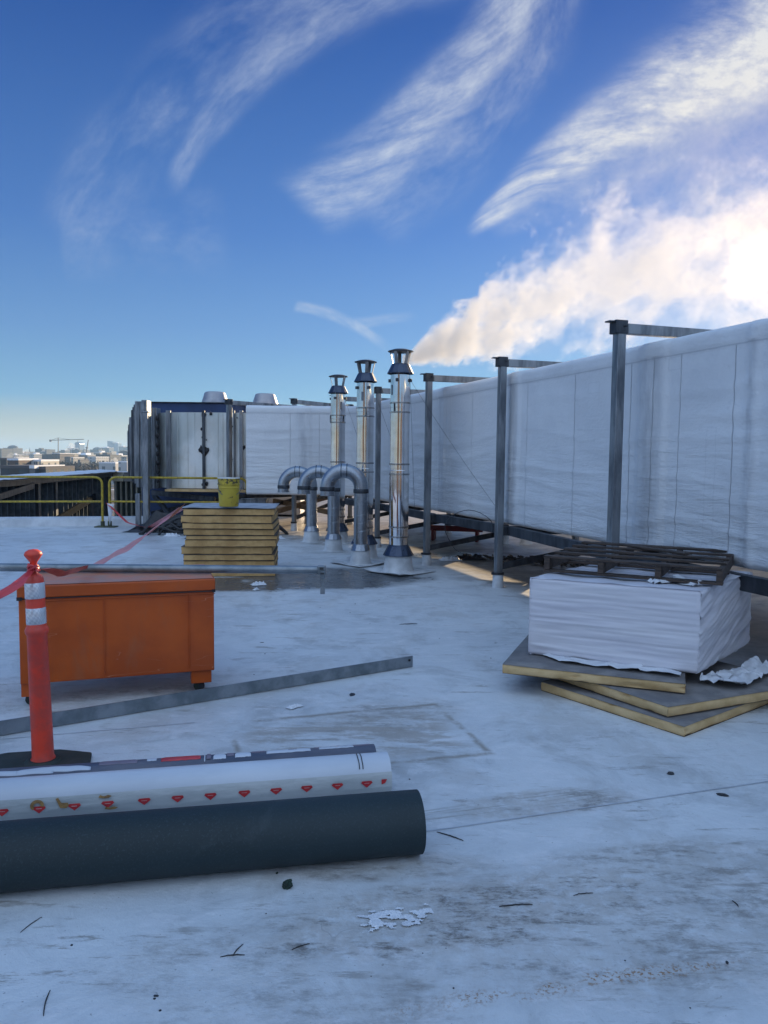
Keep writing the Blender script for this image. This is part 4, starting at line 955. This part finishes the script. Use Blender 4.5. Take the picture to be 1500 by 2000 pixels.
# pallet local frame: x along its near long edge (left to right), y to the back
pc, pr_, pb2 = G(1056, 1123, zt_), G(1410, 1144, zt_), G(1461, 1110, zt_)
pc = V((1.10, 5.235, zt_)); LW = 1.13; pxa = R(-28); LD = 1.12
pt_ = thing('wooden_pallet', 'weathered grey wooden pallet resting on the white wrapped bundle', 'pallet', (pc.x, pc.y, zt_), pxa)
rr = random.Random(4)
for k in range(4):
    y = None; x = .02+k*(LW-.04)/3
    mb = MB(); mb.box((x, LD/2, .056), (.038, LD-.004, .076)); obj('stringer', mb, wood, pt_, bevel=.003)
for k in range(5):
    y = .045+k*(LD-.09)/4; mb = MB(); m3 = Matrix.Rotation(rr.uniform(-.012, .012), 3, 'X')
    mb.box((LW/2+rr.uniform(-.008, .008), y, .102+rr.uniform(0, .002)), (LW, (.08, .06, .065, .06, .085)[k], .015), rr.uniform(-.01, .01), m3); obj('top_slat', mb, wood, pt_, bevel=.002)
for k in range(3):
    y = .04+k*(LD-.08)/2; mb = MB(); mb.box((LW/2, y, .0095), (LW, .08, .015)); obj('bottom_slat', mb, wood, pt_, bevel=.002)
mb = MB(); mb.box((0, 0, .0), (LW*.52, .08, .014)); tag(obj('loose_plank', mb, wood, loc=(pc.x+cos(pxa)*LW*.55-sin(pxa)*.75, pc.y+sin(pxa)*LW*.55+cos(pxa)*.75, zt_+.120), rz=pxa-.62, bevel=.002), 'loose grey plank lying askew across the pallet top', 'plank')

# ------------------------------------------------------------------ barrier tape
def ribbon(pts, wd, label, mat, twist=0.0, up=(0, 0, 1), sag=0.0, n=40, seed=1, taper=None):
    P = [V(p) for p in pts]; base = P[0].copy()
    def at(u):
        s_ = u*(len(P)-1); i = min(int(s_), len(P)-2); return P[i].lerp(P[i+1], s_-i)
    mb = MB()
    def f(u, v):
        p_ = at(u)-V((0, 0, sag*4*u*(1-u))); d_ = (at(min(1, u+.02))-at(max(0, u-.02))).normalized(); x_ = d_.cross(V(up)).normalized(); y_ = x_.cross(d_)
        a_ = twist*u+.25*nz(u*4, seed, 0); w_ = wd*(taper(u) if taper else 1)
        s_ = (v-.5)*w_; q_ = x_*cos(a_)+y_*sin(a_); n_ = y_*cos(a_)-x_*sin(a_)
        return p_-base+q_*s_+n_*(.008*nz(u*6, v*4, seed+2)*w_/.05)
    mb.grid(n, 6, f); return tag(obj('barrier_tape', mb, mat, loc=base, ang=80), label, 'barrier tape', 'strips of red barrier tape')
neck = bp0+V((-.03, 0, .955))
ribbon([G(188, 1104, .765), G(270, 1048, .80).lerp(G(355, 990, z+.04), .0) if False else AT(270, 1048, 7.2), G(358, 988, z+.05)], .11, 'red tape stretched from the orange chest up to the foam board stack', pinktape, twist=.9, sag=.03, seed=3, taper=lambda u: .35+.9*sin(pi*(.1+.75*u)), n=60)
ribbon([V((-5.69, 15.76, .50)), V((-5.1, 15.2, .20)), V((-4.5, 14.6, .15)), G(358, 988, z+.05)+V((-.1, .3, -.05))], .07, 'dark red tape drooping from the railing post to the foam board stack', redcloth, twist=.4, sag=.05, seed=5, n=50)
ribbon([V(neck), AT(35, 1141, 3.45), AT(-60, 1195, 3.2), AT(-160, 1240, 3.0)], .055, 'dark red tape running from the delineator neck out to the left', redcloth, twist=.5, seed=7, taper=lambda u: .35+.65*min(1, u*3))
ribbon([V(neck), AT(95, 1112, 3.75), AT(120, 1121, 4.1), AT(150, 1113, 4.5), AT(172, 1107, 4.85)], .05, 'pale red tape from the delineator neck to the pipe on the chest', pinktape, twist=1.2, seed=9, n=50, taper=lambda u: .5+.5*sin(pi*u))
mb = MB(); rr = random.Random(8)
mb.tube([V((.019*cos(a_)*1.1, .019*sin(a_)*1.1, .012*sin(a_*1.3)+.003*a_/6)) for a_ in [i*2*pi/14 for i in range(36)]], .007, 7)
for k in range(4): a_ = rr.uniform(0, 6); mb.tube([V((cos(a_)*.015, sin(a_)*.015, 0)), V((cos(a_)*.035, sin(a_)*.035-.01, rr.uniform(-.02, .02)))], [.009, .004], 6)
tag(obj('tape_knot', mb, redcloth, loc=neck), 'knot of red tape tied round the delineator neck', 'tape knot')
mb = MB(); mb.raw([(0, 0, 0), (.14, .0, -.02), (.05, -.02, -.46)], [(0, 1, 2)]); tag(obj('white_rag', mb, scrapm, loc=(-5.67, 15.7, .5), solid=.004), 'small white rag hanging at the railing joint', 'rag')

# ------------------------------------------------------------------ litter on the roof
def chunk(px, py, s, label, mat, name='debris', flat=.5, seed=1, sub=2, cat='debris', st=(1, 1)):
    bm = bmesh.new(); bmesh.ops.create_icosphere(bm, subdivisions=sub, radius=1)
    for v in bm.verts: k = 1+.45*noise.noise(v.co*1.6+V((seed, 0, 0)))+.2*noise.noise(v.co*4+V((seed, 3, 0))); v.co = V((v.co.x*s*k*st[0], v.co.y*s*k*st[1], max(-.6, v.co.z)*s*flat*k))
    me = bpy.data.meshes.new(name); bm.to_mesh(me); bm.free(); me.materials.append(mat); o_ = bpy.data.objects.new(name, me); COL.objects.link(o_)
    p_ = G(px, py); o_.location = (p_.x, p_.y, s*flat*.4); o_.rotation_euler.z = seed; return tag(o_, label, cat, 'scraps littering the roof')
greenm = pmat('dark_green_lump', (.02, .045, .03), (.01, .02, .015), 40, .8, 0, .6, 90)
chunk(562, 1732, .020, 'dark green lump in front of the dark membrane roll', greenm, 'lump', .8, 3, 3)
chunk(541, 1706, .005, 'tiny dark crumb beside the green lump', greenm, 'lump', .8, 5)
for i, (px, py, s, l) in enumerate(((1310, 1511, .018, 'dark flat scrap in front of the foam boards'), (1412, 1553, .022, 'dark flat scrap near the right edge of the roof'), (1420, 1880, .006, 'tiny dark crumb low on the right'), (305, 1945, .006, 'tiny dark crumb low on the left'),
        (688, 1357, .022, 'dark scrap beyond the steel channel'), (512, 1255, .012, 'dark crumb right of the orange chest'), (800, 1522, .005, 'tiny crumb past the white roll end'), (968, 1256, .010, 'small dark crumb left of the wrapped bundle'))):
    chunk(px, py, s, l, black, 'scrap', .18, i*1.7+1, 2, st=(1.4, .8))
def stick(p, q, wd, label, mat=black, bend=.004):
    wd *= .62; a, b = G(*p), G(*q); c = (a+b)/2; mb = MB(); n_ = V((-(b-a).y, (b-a).x, 0)).normalized()
    mb.tube([a.lerp(b, t)-c+n_*bend*sin(pi*t)+V((0, 0, wd+.004*abs(nz(t*5, p[0], 1)))) for t in [i/10 for i in range(11)]], [wd*(.4+.6*sin(pi*(.1+.8*i/10))) for i in range(11)], 6)
    tag(obj('sliver', mb, mat, loc=c), label, 'debris', 'slivers and sticks littering the roof')
stick((853, 1626), (905, 1643), .004, 'thin dark sliver just right of the dark roll end', bend=.004)
stick((430, 1870), (478, 1866), .003, 'bent black strip low in the centre left'); stick((455, 1868), (475, 1845), .003, 'short black strip crossing another, low in the centre left')
stick((975, 1772), (1040, 1768), .004, 'dark sliver on the scuffed patch'); stick((1120, 1750), (1158, 1745), .003, 'small dark sliver at the right of the scuffed patch')
stick((570, 1856), (605, 1844), .0025, 'faint thin sliver low in the middle'); stick((780, 1220), (815, 1219), .006, 'dark sliver lying on the open roof'); stick((40, 1822), (82, 1792), .0025, 'thin sliver at the lower left')
stick((85, 1985), (98, 1935), .003, 'thin sliver at the bottom left'); stick((1430, 1760), (1442, 1772), .003, 'short sliver at the lower right edge')
rr = random.Random(21)
for k in range(26):
    px, py = rr.uniform(430, 960), rr.uniform(1160, 1330)
    if k > 12: px, py = rr.uniform(0, 1500), rr.uniform(1480, 1990)
    o_ = chunk(px, py, rr.uniform(.002, .0045)*(1.6 if k < 13 else 1), 'tiny dark crumb on the white roof, one of many alike', black, 'crumb', .5, k+.5, 1)
    o_['group'] = 'tiny crumbs scattered on the roof'
def film_scrap(px, py, s, label, seed, rz=0, hh=.02, mat=scrapm): p_ = G(px, py); blobsheet('film_scrap', mat, (p_.x, p_.y, 0), s, s*.5, hh, seed, label, 'plastic scrap', group='white plastic scraps on the roof', rz=rz)
p_ = G(772, 1795); mb = MB(); nu_, nv2 = 96, 44
for i in range(nu_):
    for j in range(nv2):
        u, v = (i+.5)/nu_-.5, (j+.5)/nv2-.5
        if nz(u*9+v*3, v*7, 4.4)+.22*nz(u*30, v*22, 1) > -.16+2.2*max(0, hypot(u, v)-.34):
            mb.quad(*[V(((i+a_)/nu_*.26-.13, (j+b__)/nv2*.11-.055, .004+.006*abs(nz(i+a_, j+b__, .3)))) for a_, b__ in ((0, 0), (1, 0), (1, 1), (0, 1))])
tag(obj('film_scrap', mb, scrapm, loc=(p_.x, p_.y, 0), rz=.25), 'ragged torn white film stuck to the scuffed patch in the foreground', 'plastic scrap', 'white plastic scraps on the roof')
film_scrap(575, 1382, .10, 'small curled scrap beyond the steel channel', 4, .8, .012)
film_scrap(335, 1048, .30, 'white plastic scrap left of the foam board stack', 6, 0, .05)
film_scrap(505, 1143, .18, 'white plastic scrap below the foam board stack', 8, .3, .04)
film_scrap(500, 1153, .08, 'tiny white chip below the foam board stack', 9, 1.0, .02)
film_scrap(880, 1095, .32, 'grey white scrap heap right of the steaming flue', 12, .2, .06)
film_scrap(545, 1053, .22, 'white plastic scrap right of the foam board stack', 13, .2, .05)
p_ = G(915, 1092); blobsheet('black_cloth', black, (p_.x, p_.y, 0), .5, .3, .06, 15, 'black rag on the stained roof under the duct', 'rag')
debrism = pmat('leaf_litter', (.10, .085, .07), (.5, .48, .45), 30, .9, lo=.62, hi=.7)
mb = MB(); rr = random.Random(17)
for k in range(260):
    t_ = rr.random(); p_ = V((1.6+t_*1.5, 11.4-t_*.9, .0))+V((rr.gauss(0, .12), rr.gauss(0, .12), 0)); s_ = rr.uniform(.012, .05); m3 = Matrix.Rotation(rr.uniform(-.8, .8), 3, 'X') @ Matrix.Rotation(rr.uniform(0, 6), 3, 'Z')
    mb.quad(*[p_+V((0, 0, rr.uniform(.01, .06)))+m3 @ V(q) for q in ((-s_, -s_*.6, 0), (s_, -s_*.5, 0), (s_*.8, s_*.6, 0), (-s_*.9, s_*.5, 0))])
tag(obj('litter', mb, debrism, smooth=False), 'drift of leaf and paper litter under the white duct', 'litter', kind='stuff')
# stub pipe beyond, red barriers and low wall at the back of the roof
def stub(px, py, Hh, label):
    p_ = G(px, py); t = thing('vent_stub', label, 'vent pipe', (p_.x, p_.y, 0)); mb = MB(); mb.lathe([(.12, 0), (.10, .04), (.08, Hh*.6), (0, Hh*.6)], n=20); obj('boot', mb, white_pl, t); mb = MB(); mb.lathe([(.06, .1), (.06, Hh), (.07, Hh), (.07, Hh+.03), (0, Hh+.03)], n=20); obj('stub_pipe', mb, steel, t)
stub(1027, 1062, .35, 'small vent stub standing behind the beam under the duct')
mb = MB(); mb.box((0, 0, .22), (1.0, .05, .10)); mb.box((-.4, 0, .1), (.05, .25, .2)); mb.box((.4, 0, .1), (.05, .25, .2)); tag(obj('red_barrier', mb, pmat('dull_red_paint', (.20, .02, .02), (.12, .02, .02), 8, .6), loc=(1.3, 13.9, 0), rz=-.25, bevel=.01), 'low red barrier lying beyond the white duct', 'barrier')
mb = MB(); mb.box((0, 0, .28), (30, .3, .56)); tag(obj('parapet_wall', mb, curbm, loc=(5.5, 33.6, 0)), 'low pale parapet at the far edge of the roof', 'parapet')
for s0, s1, hh_, lab in ((-7.5, -2.2, 2.1, 'long grey block added behind the white duct to shade the roof, mostly hidden'), (-2.2, 6.6, 2.1, 'second grey block added behind the white duct to shade the roof, mostly hidden'), (6.8, 13.5, 1.4, 'third grey block added behind the white duct to shade the roof')):  # hidden blocks added to keep low sun off the roof under the duct
    c_ = V((2.26, 6.5, 0))+DD*((s0+s1)/2)+DN*5.0; mb = MB(); mb.box((0, 0, hh_/2+.05), (s1-s0, 1.0, hh_-.1)); mb.box((0, 0, hh_-.02), (s1-s0+.06, 1.06, .04))
    for q_ in (-.3, 0, .3): mb.box(((s1-s0)*q_, -.51, hh_/2), (.04, .03, hh_*.8))
    mb.box((0, 0, .03), (s1-s0-.1, .8, .06)); tag(obj('shade_block', mb, alu, loc=c_, rz=atan2(DD.y, DD.x), bevel=.01), lab, 'rooftop unit', 'grey blocks added behind the white duct to shade the roof')
# ------------------------------------------------------------------ the city beyond
def bldmat(name, wall, win=(.05, .07, .09), su=3.6, sv=3.6, fu=.5, fv=.5, glass=False):
    m, nt, b = newmat(name); o = coord(nt); x, y, z_ = xyz(nt, o)
    u = ((x+y)/su).frac(); v = (z_/sv).frac(); mk = u.gt(.5-fu/2)*u.lt(.5+fu/2)*v.gt(.5-fv/2)*v.lt(.5+fv/2)
    c = mixc(nt, tex(nt, o, .05, 4).ss(.3, .7), wall, tuple(q*.8 for q in wall)); setin(nt, b, 'Base Color', mixc(nt, mk*.85, c, win))
    setin(nt, b, 'Roughness', mk.lin(0, 1, .8 if not glass else .25, .25)); return m
GZ = -15.0
bm_ = {'brick': bldmat('brick_wall', (0.107, 0.077, 0.068)), 'dark': bldmat('dark_wall', (0.053, 0.055, 0.061)), 'grey': bldmat('grey_wall', (0.147, 0.151, 0.156)), 'pale': bldmat('pale_wall', (0.298, 0.293, 0.280)),
       'cream': bldmat('cream_wall', (0.493, 0.468, 0.407), su=5, fu=.3), 'glass': bldmat('glass_wall', (0.139, 0.174, 0.213), (.10, .17, .26), 4, 4, .8, .7, True), 'tan': bldmat('tan_wall', (0.366, 0.327, 0.271)), 'slate': bldmat('slate_wall', (0.091, 0.096, 0.108)), 'white': bldmat('white_wall', (0.451, 0.456, 0.468), su=6, fu=.3)}
roofs = [snow, pmat('dark_city_roof', (.10, .10, .11), None, .1, .9)]
def bld(x0, x1, yt, Y, mat, label, d=None, roof='snow', extra=None, name='building', cat='building', group=None):
    a, b = AT(x0, 895, Y), AT(x1, 895, Y); zt_ = AT((x0+x1)/2, yt, Y).z; w_ = b.x-a.x; d = d or max(12, w_*.7); Hh = zt_-GZ
    t = thing(name, label, cat, ((a.x+b.x)/2, Y+d/2, GZ), 0, group); rr = random.Random(int(x0*31+Y))
    mb = MB(); mb.box((0, 0, Hh/2), (w_, d, Hh))
    if extra == 'slant': mb.v = [(x, y, z+(-w_*.22*(x/w_+.5) if z > Hh/2 else 0)) for x, y, z in mb.v]
    obj('wall', mb, bm_[mat], t, smooth=False)
    mb = MB()
    if extra == 'slant': pass
    elif extra == 'dome': mb.lathe([(w_*.5*cos(a_), Hh+w_*.28*sin(a_)) for a_ in [pi/2*i/8 for i in range(9)]], n=24)
    elif extra == 'round': mb.raw([(w_/2*cos(pi*i/10), y, Hh+w_*.35*sin(pi*i/10)) for y in (-d/2, d/2) for i in range(11)], [(i, i+1, 12+i, 11+i) for i in range(10)]+[tuple(range(11)), tuple(range(21, 10, -1))])
    elif extra == 'spire': mb.lathe([(w_*.6, Hh), (w_*.1, Hh+w_*2.6), (0, Hh+w_*3.8)], n=4)
    else:
        mb.box((0, 0, Hh+.3), (w_*1.01, d*1.01, .6)); 
        if w_ > 10: mb.box((rr.uniform(-.25, .25)*w_, 0, Hh+1.6), (w_*rr.uniform(.15, .35), d*.4, 2.6))
    if mb.v: obj('roof', mb, roofs[0 if roof == 'snow' else 1] if extra not in ('dome', 'round', 'spire') else bm_[mat], t, smooth=False)
    return t
B = [(210, 220.5, 861, 3000, 'glass', 'tall slanting topped glass tower, left one of the pair near the silver duct', 'slant'),
 (222, 231, 865.5, 3000, 'glass', 'shorter flat topped tower, right one of the pair near the silver duct', None),
 (232, 241.5, 872, 2700, 'grey', 'grey block just right of the pair of towers', None),
 (241.5, 256, 874.5, 2500, 'slate', 'wide slate block touching the silver duct at the skyline', None),
 (196, 213, 874.5, 2200, 'slate', 'dark hill block left of the pair of towers', None),
 (176, 193, 878, 1900, 'slate', 'dark domed block between the steam and the pair of towers', 'dome'),
 (146, 156, 867, 2500, 'glass', 'tall round topped tower beside the city steam plume', 'round'),
 (132, 144, 875, 2400, 'glass', 'pale tower half hidden behind the city steam plume', None),
 (119, 127, 879, 1800, 'slate', 'low block between the crane mast and the steam plume', None),
 (155, 164, 879.5, 1900, 'grey', 'grey block between the round topped tower and the leaning crane', None),
 (69, 80, 877.5, 1700, 'dark', 'dark square block on the skyline left of the crane', None),
 (80, 92, 882, 1600, 'slate', 'low slate block right of the dark square block', None),
 (88.6, 91, 878, 1500, 'dark', 'thin chimney like tower left of the crane', None),
 (6, 26, 875, 1500, 'slate', 'bulky dark power station like block at the far left', 'dome'),
 (0, 3, 876.5, 1300, 'dark', 'narrow dark block cut by the left edge of the photo', None),
 (47.8, 50.2, 882, 1500, 'slate', 'thin pointed spire on the skyline', 'spire'),
 (28, 46, 884, 1900, 'grey', 'long low grey block left of the spire', None), (50, 66, 887, 1400, 'pale', 'low pale block right of the spire', None),
 (82, 102, 888, 900, 'dark', 'dark brick row below the crane', None), (102, 117, 886, 850, 'brick', 'brick block below the crane mast', None),
 (117, 126, 886, 880, 'tan', 'bright tan block lit by the sun right of the crane mast', None), (126, 137, 893, 800, 'brick', 'low brick block right of the bright tan block', None),
 (138, 171, 889, 950, 'slate', 'long blue grey block with snowy roof in mid distance', None), (171, 187, 893, 820, 'white', 'white fronted block with stepped roof in mid distance', None),
 (187, 215, 888.5, 900, 'dark', 'long dark slab below the pair of towers', None), (215, 232, 890, 1000, 'grey', 'grey block right of the long dark slab', None), (232, 252, 887, 1100, 'slate', 'slate roofed hall near the silver duct', 'round'),
 (160, 170, 884, 1500, 'pale', 'pale low tower foot below the leaning crane', None), (183, 195, 884, 1300, 'tan', 'tan block under the dark domed block', None),
 (0, 13, 898, 260, 'dark', 'dark flat near building at the left edge', None), (14, 36, 899, 240, 'brick', 'near brick building with a dark flat roof', None),
 (37, 80, 901, 250, 'cream', 'near cream coloured row of houses in the sun', None), (193, 225, 905, 420, 'white', 'near white low building left of the silver duct', None), (231, 248, 903, 400, 'white', 'near white building with a sloping edge beside the silver duct', None),
 (0, 57, 915, 150, 'dark', 'dark near flat roof below the cream row of houses', None), (57, 67, 915, 148, 'grey', 'small grey stair house on the dark near roof', None), (67, 89, 917, 150, 'dark', 'dark near roof end in front of the winter trees', None)]
for i, (x0, x1, yt, Y, m_, lab, ex) in enumerate(B): bld(x0, x1, yt, Y, m_, lab, extra=ex, roof='snow' if (i % 3 or Y < 500) and m_ != 'dark' else 'dark', d=(40 if Y > 600 else 14))
rr = random.Random(77)
kinds = ['brick', 'dark', 'grey', 'slate', 'pale', 'slate', 'dark', 'tan']
for k in range(90):
    Y = rr.uniform(600, 2600); x0 = rr.uniform(-60, 262); x1 = x0+rr.uniform(3, 15); base = 886+16.5*1500/Y
    m_ = rr.choice(kinds); Hh = rr.uniform(5, 14) if Y < 1500 else rr.uniform(8, 26); yt = base-Hh*1500/Y
    near = min(B, key=lambda q: abs((q[0]+q[1])/2-x0)+abs(q[3]-Y)*.004)
    colr = {'brick': 'reddish brick', 'dark': 'dark', 'grey': 'grey', 'slate': 'bluish', 'pale': 'pale', 'tan': 'tan'}[m_]
    t = bld(x0, x1, yt, Y, m_, f'{colr} low city block, one of many among the blocks in the hazy distance', roof=rr.choice(['snow', 'dark', 'dark']), d=rr.uniform(15, 40), group=f'{colr} low city blocks far away')
# windows and bays on the cream row
t = thing('bay_front', 'row of pale bay fronts on the sunny cream house row', 'house fronts', AT(60, 895, 247)); 
mb = MB(); c_ = V(t.location)
for i in range(5): mb.box(AT(42+i*7.7, 905.5, 248.5)-c_, (.75, 1.2, 1.4))
obj('bay', mb, bm_['white'], t)
# reflected things behind the viewer: a brick church seen only in the polished flues
ch_ = thing('church', 'brick church with a pointed spire across the street, seen only as a reflection', 'church', (-26, -70, -15))
mb = MB(); mb.box((0, 0, 12), (30, 14, 24)); mb.box((-6, 9, 16), (7, 7, 32)); obj('wall', mb, bm_['brick'], ch_)
mb = MB(); mb.lathe([(5, 31.5), (.3, 54), (0, 54)], (-6, 9, 0), 4); mb.raw([(-15, -7, 24), (15, -7, 24), (15, 7, 24), (-15, 7, 24), (-15, 0, 32), (15, 0, 32)], [(0, 1, 5, 4), (2, 3, 4, 5), (0, 4, 3), (1, 2, 5)]); obj('roof', mb, bm_['dark'], ch_)
bld2 = thing('building', 'long brick building behind the viewer, seen only as a reflection', 'building', (40, -60, -15)); mb = MB(); mb.box((0, 0, 11), (60, 14, 23)); obj('wall', mb, bm_['brick'], bld2)
# cranes
cranem = pmat('crane_paint', (.14, .12, .12), (.08, .07, .08), .2, .6)
Yc = 1200.0
def cp(x, y, Y=Yc): return AT(x, y, Y)
b0 = cp(113.5, 900); b0.z = GZ
cr = thing('tower_crane', 'tall tower crane with a long horizontal jib on the skyline', 'crane', b0)
mb = MB(); mb.bar((0, 0, 0), cp(113.8, 855)-b0, 1.1, 1.1, (0, 1, 0)); obj('mast', mb, cranem, cr)
mb = MB(); mb.bar(cp(97, 860)-b0, cp(164, 858)-b0, .8, 1.0); obj('jib', mb, cranem, cr)
mb = MB(); mb.bar(cp(97, 860.5)-b0, cp(100.5, 861)-b0, 3, 3.2); obj('counterweight', mb, cranem, cr)
mb = MB(); mb.bar(cp(113.8, 855)-b0, cp(99, 860)-b0, .4, .4); mb.bar(cp(113.8, 855)-b0, cp(140, 859)-b0, .4, .4); obj('tie_rope', mb, cranem, cr)
mb = MB(); mb.bar(cp(152.3, 858.5)-b0, cp(152, 864.5)-b0, .5, .5, (0, 1, 0)); obj('hoist_rope', mb, cranem, cr)
b0 = cp(169.8, 900); b0.z = GZ
cr = thing('luffing_crane', 'smaller crane with a steeply raised jib, right of the round topped tower', 'crane', b0)
mb = MB(); mb.bar((0, 0, 0), cp(169.6, 876)-b0, 1.5, 1.5, (0, 1, 0)); obj('mast', mb, cranem, cr)
mb = MB(); mb.bar(cp(169.6, 877)-b0, cp(172.6, 859)-b0, 1.0, 1.0, (0, 1, 0)); obj('jib', mb, cranem, cr)
mb = MB(); mb.bar(cp(168.8, 873)-b0, cp(170.6, 876)-b0, 2.2, 3); obj('cab', mb, cranem, cr)
# winter trees
treem = pmat('bare_twigs', (.085, .06, .045), (.045, .035, .03), .5, .95)
mb = MB(); rr = random.Random(31)
for k in range(700):
    Y = rr.uniform(430, 1050); p_ = AT(rr.uniform(60, 262), 900, Y); h_ = rr.uniform(5, 9)*(1.15 if Y < 600 else 1)
    for j in range(9):
        c_ = V((p_.x+rr.gauss(0, 2.2), Y+rr.gauss(0, 2.2), GZ+h_*rr.uniform(.4, 1))); s_ = rr.uniform(.6, 1.8); m3 = Matrix.Rotation(rr.uniform(0, 6), 3, 'Z') @ Matrix.Rotation(rr.uniform(-1, 1), 3, 'X')
        mb.quad(*[c_+m3 @ V(q) for q in ((-s_, 0, -s_), (s_*.3, 0, -s_*.8), (s_, 0, s_*.7), (-s_*.2, 0, s_*1.1))])
tag(obj('winter_wood', mb, treem, smooth=False), 'brown mass of bare winter trees in the middle distance', 'trees', kind='stuff')

# ------------------------------------------------------------------ steam
def steam_mat(name, dens, fn):
    m = bpy.data.materials.new(name); m.use_nodes = True; nt = m.node_tree; nt.nodes.clear()
    out = nt.nodes.new('ShaderNodeOutputMaterial'); pv = nt.nodes.new('ShaderNodeVolumePrincipled')
    pv.inputs['Color'].default_value = (.99, .975, .94, 1); pv.inputs['Anisotropy'].default_value = .25
    nt.links.new(pv.outputs[0], out.inputs['Volume']); d = fn(nt)
    if d is not None: nt.links.new(d.so, pv.inputs['Density'])
    else: pv.inputs['Density'].default_value = dens
    return m
SO = V((.30, 10.08, 2.76))
def plume(nt):
    o = coord(nt); x, y, z_ = xyz(nt, o)      # object origin sits at the flue cap
    xx = x.mx(.001)
    ev = vec(nt, x, y, z_)
    sc = nt.nodes.new('ShaderNodeMapping'); nt.links.new(ev, sc.inputs['Vector'])
    wn = tex(nt, vec(nt, x*.8, y+x*.15, z_), 1.15, 2, .5); wn2 = tex(nt, vec(nt, x*.8+7.7, y, z_), 1.15, 2, .5)
    amp = xx.ss(0, 2.2, .0, 1.0)
    zc = (1-(xx*-.34).exp())*1.50+xx*.05+(wn-.5)*amp
    yc = xx*.06+(wn2-.5)*amp
    r = (1-(xx*-1.35).exp())*.50+.085+xx*.03
    dz_ = z_-zc; dy_ = y-yc; dzz = dz_*dz_*dz_.gt(0).lin(0, 1, 1.15, .70)
    q = (dzz+dy_*dy_)._m('SQRT')/r
    fn_ = tex(nt, vec(nt, x*.9-z_*.25, y, z_), 3.1, 7, .66, .25); f2 = tex(nt, vec(nt, x, y+3.0, z_), 1.35, 3, .55)
    e = (1.0-q)+(fn_-.5)*xx.ss(0, 1.2, .9, 4.2)+(f2-.5)*xx.ss(0, 1.5, .4, 3.8)
    d = e.ss(0.0, .42)
    fall = (xx*.62+.26).pw(-1.3)*2.2
    return d*fall*x.gt(-.08)*x.ss(7.3, 6.6)*z_.gt(-.28)
pm = steam_mat('steam', 1, plume)
mb = MB(); mb.box((4.1, .15, 1.35), (6.4, 3.6, 3.3)); st = tag(obj('steam_plume', mb, pm, loc=SO, smooth=False), 'white steam blowing right from the front flue towards the sun', 'steam', kind='stuff')
mb = MB(); mb.box((.4, 0, .22), (.996, 1.0, 1.1)); obj('plume_root', mb, pm, st, smooth=False)
def puffs(px0, py0, px1, py1, Y, n, r0, r1, dens, label, seed):
    rr = random.Random(seed); a, b = AT(px0, py0, Y), AT(px1, py1, Y); c_ = a.copy(); bm = bmesh.new()
    for i in range(n):
        t_ = i/(n-1); p_ = a.lerp(b, t_)-c_+V((rr.gauss(0, 1), rr.gauss(0, 1), rr.gauss(0, 1)))*(r0+(r1-r0)*t_)*.45; r_ = (r0+(r1-r0)*t_)*rr.uniform(.6, 1.2)
        g = bmesh.ops.create_icosphere(bm, subdivisions=2, radius=r_)
        for v in g['verts']: v.co = v.co*(1+.35*noise.noise(v.co/r_*1.5+V((i, 0, seed))))+p_
    me = bpy.data.meshes.new('city_steam'); bm.to_mesh(me); bm.free(); me.materials.append(steam_mat('city_steam', dens, lambda nt: None)); o_ = bpy.data.objects.new('city_steam', me); COL.objects.link(o_); o_.location = c_
    tag(o_, label, 'steam', kind='stuff')
puffs(129, 881, 139, 868, 1700, 14, 2.5, 6.0, .05, 'bright steam rising in front of the round topped tower', 1)
puffs(14, 897, 42, 889, 500, 12, 1.5, 2.6, .06, 'low steam drifting above the near brick building', 2)
puffs(216, 903, 228, 897, 420, 9, .7, 1.3, .25, 'small steam puff above the near white building', 3)

# ------------------------------------------------------------------ haze
m = bpy.data.materials.new('haze'); m.use_nodes = True; nt = m.node_tree; nt.nodes.clear()
out = nt.nodes.new('ShaderNodeOutputMaterial'); pv = nt.nodes.new('ShaderNodeVolumePrincipled'); pv.inputs['Color'].default_value = (.48, .74, 1, 1)
pv.inputs['Density'].default_value = .00021; pv.inputs['Anisotropy'].default_value = .2; nt.links.new(pv.outputs[0], out.inputs['Volume'])
mb = MB(); mb.box((0, 3000, 42), (13400, 9400, 116)); tag(obj('haze', mb, m, smooth=False), kind='stuff')
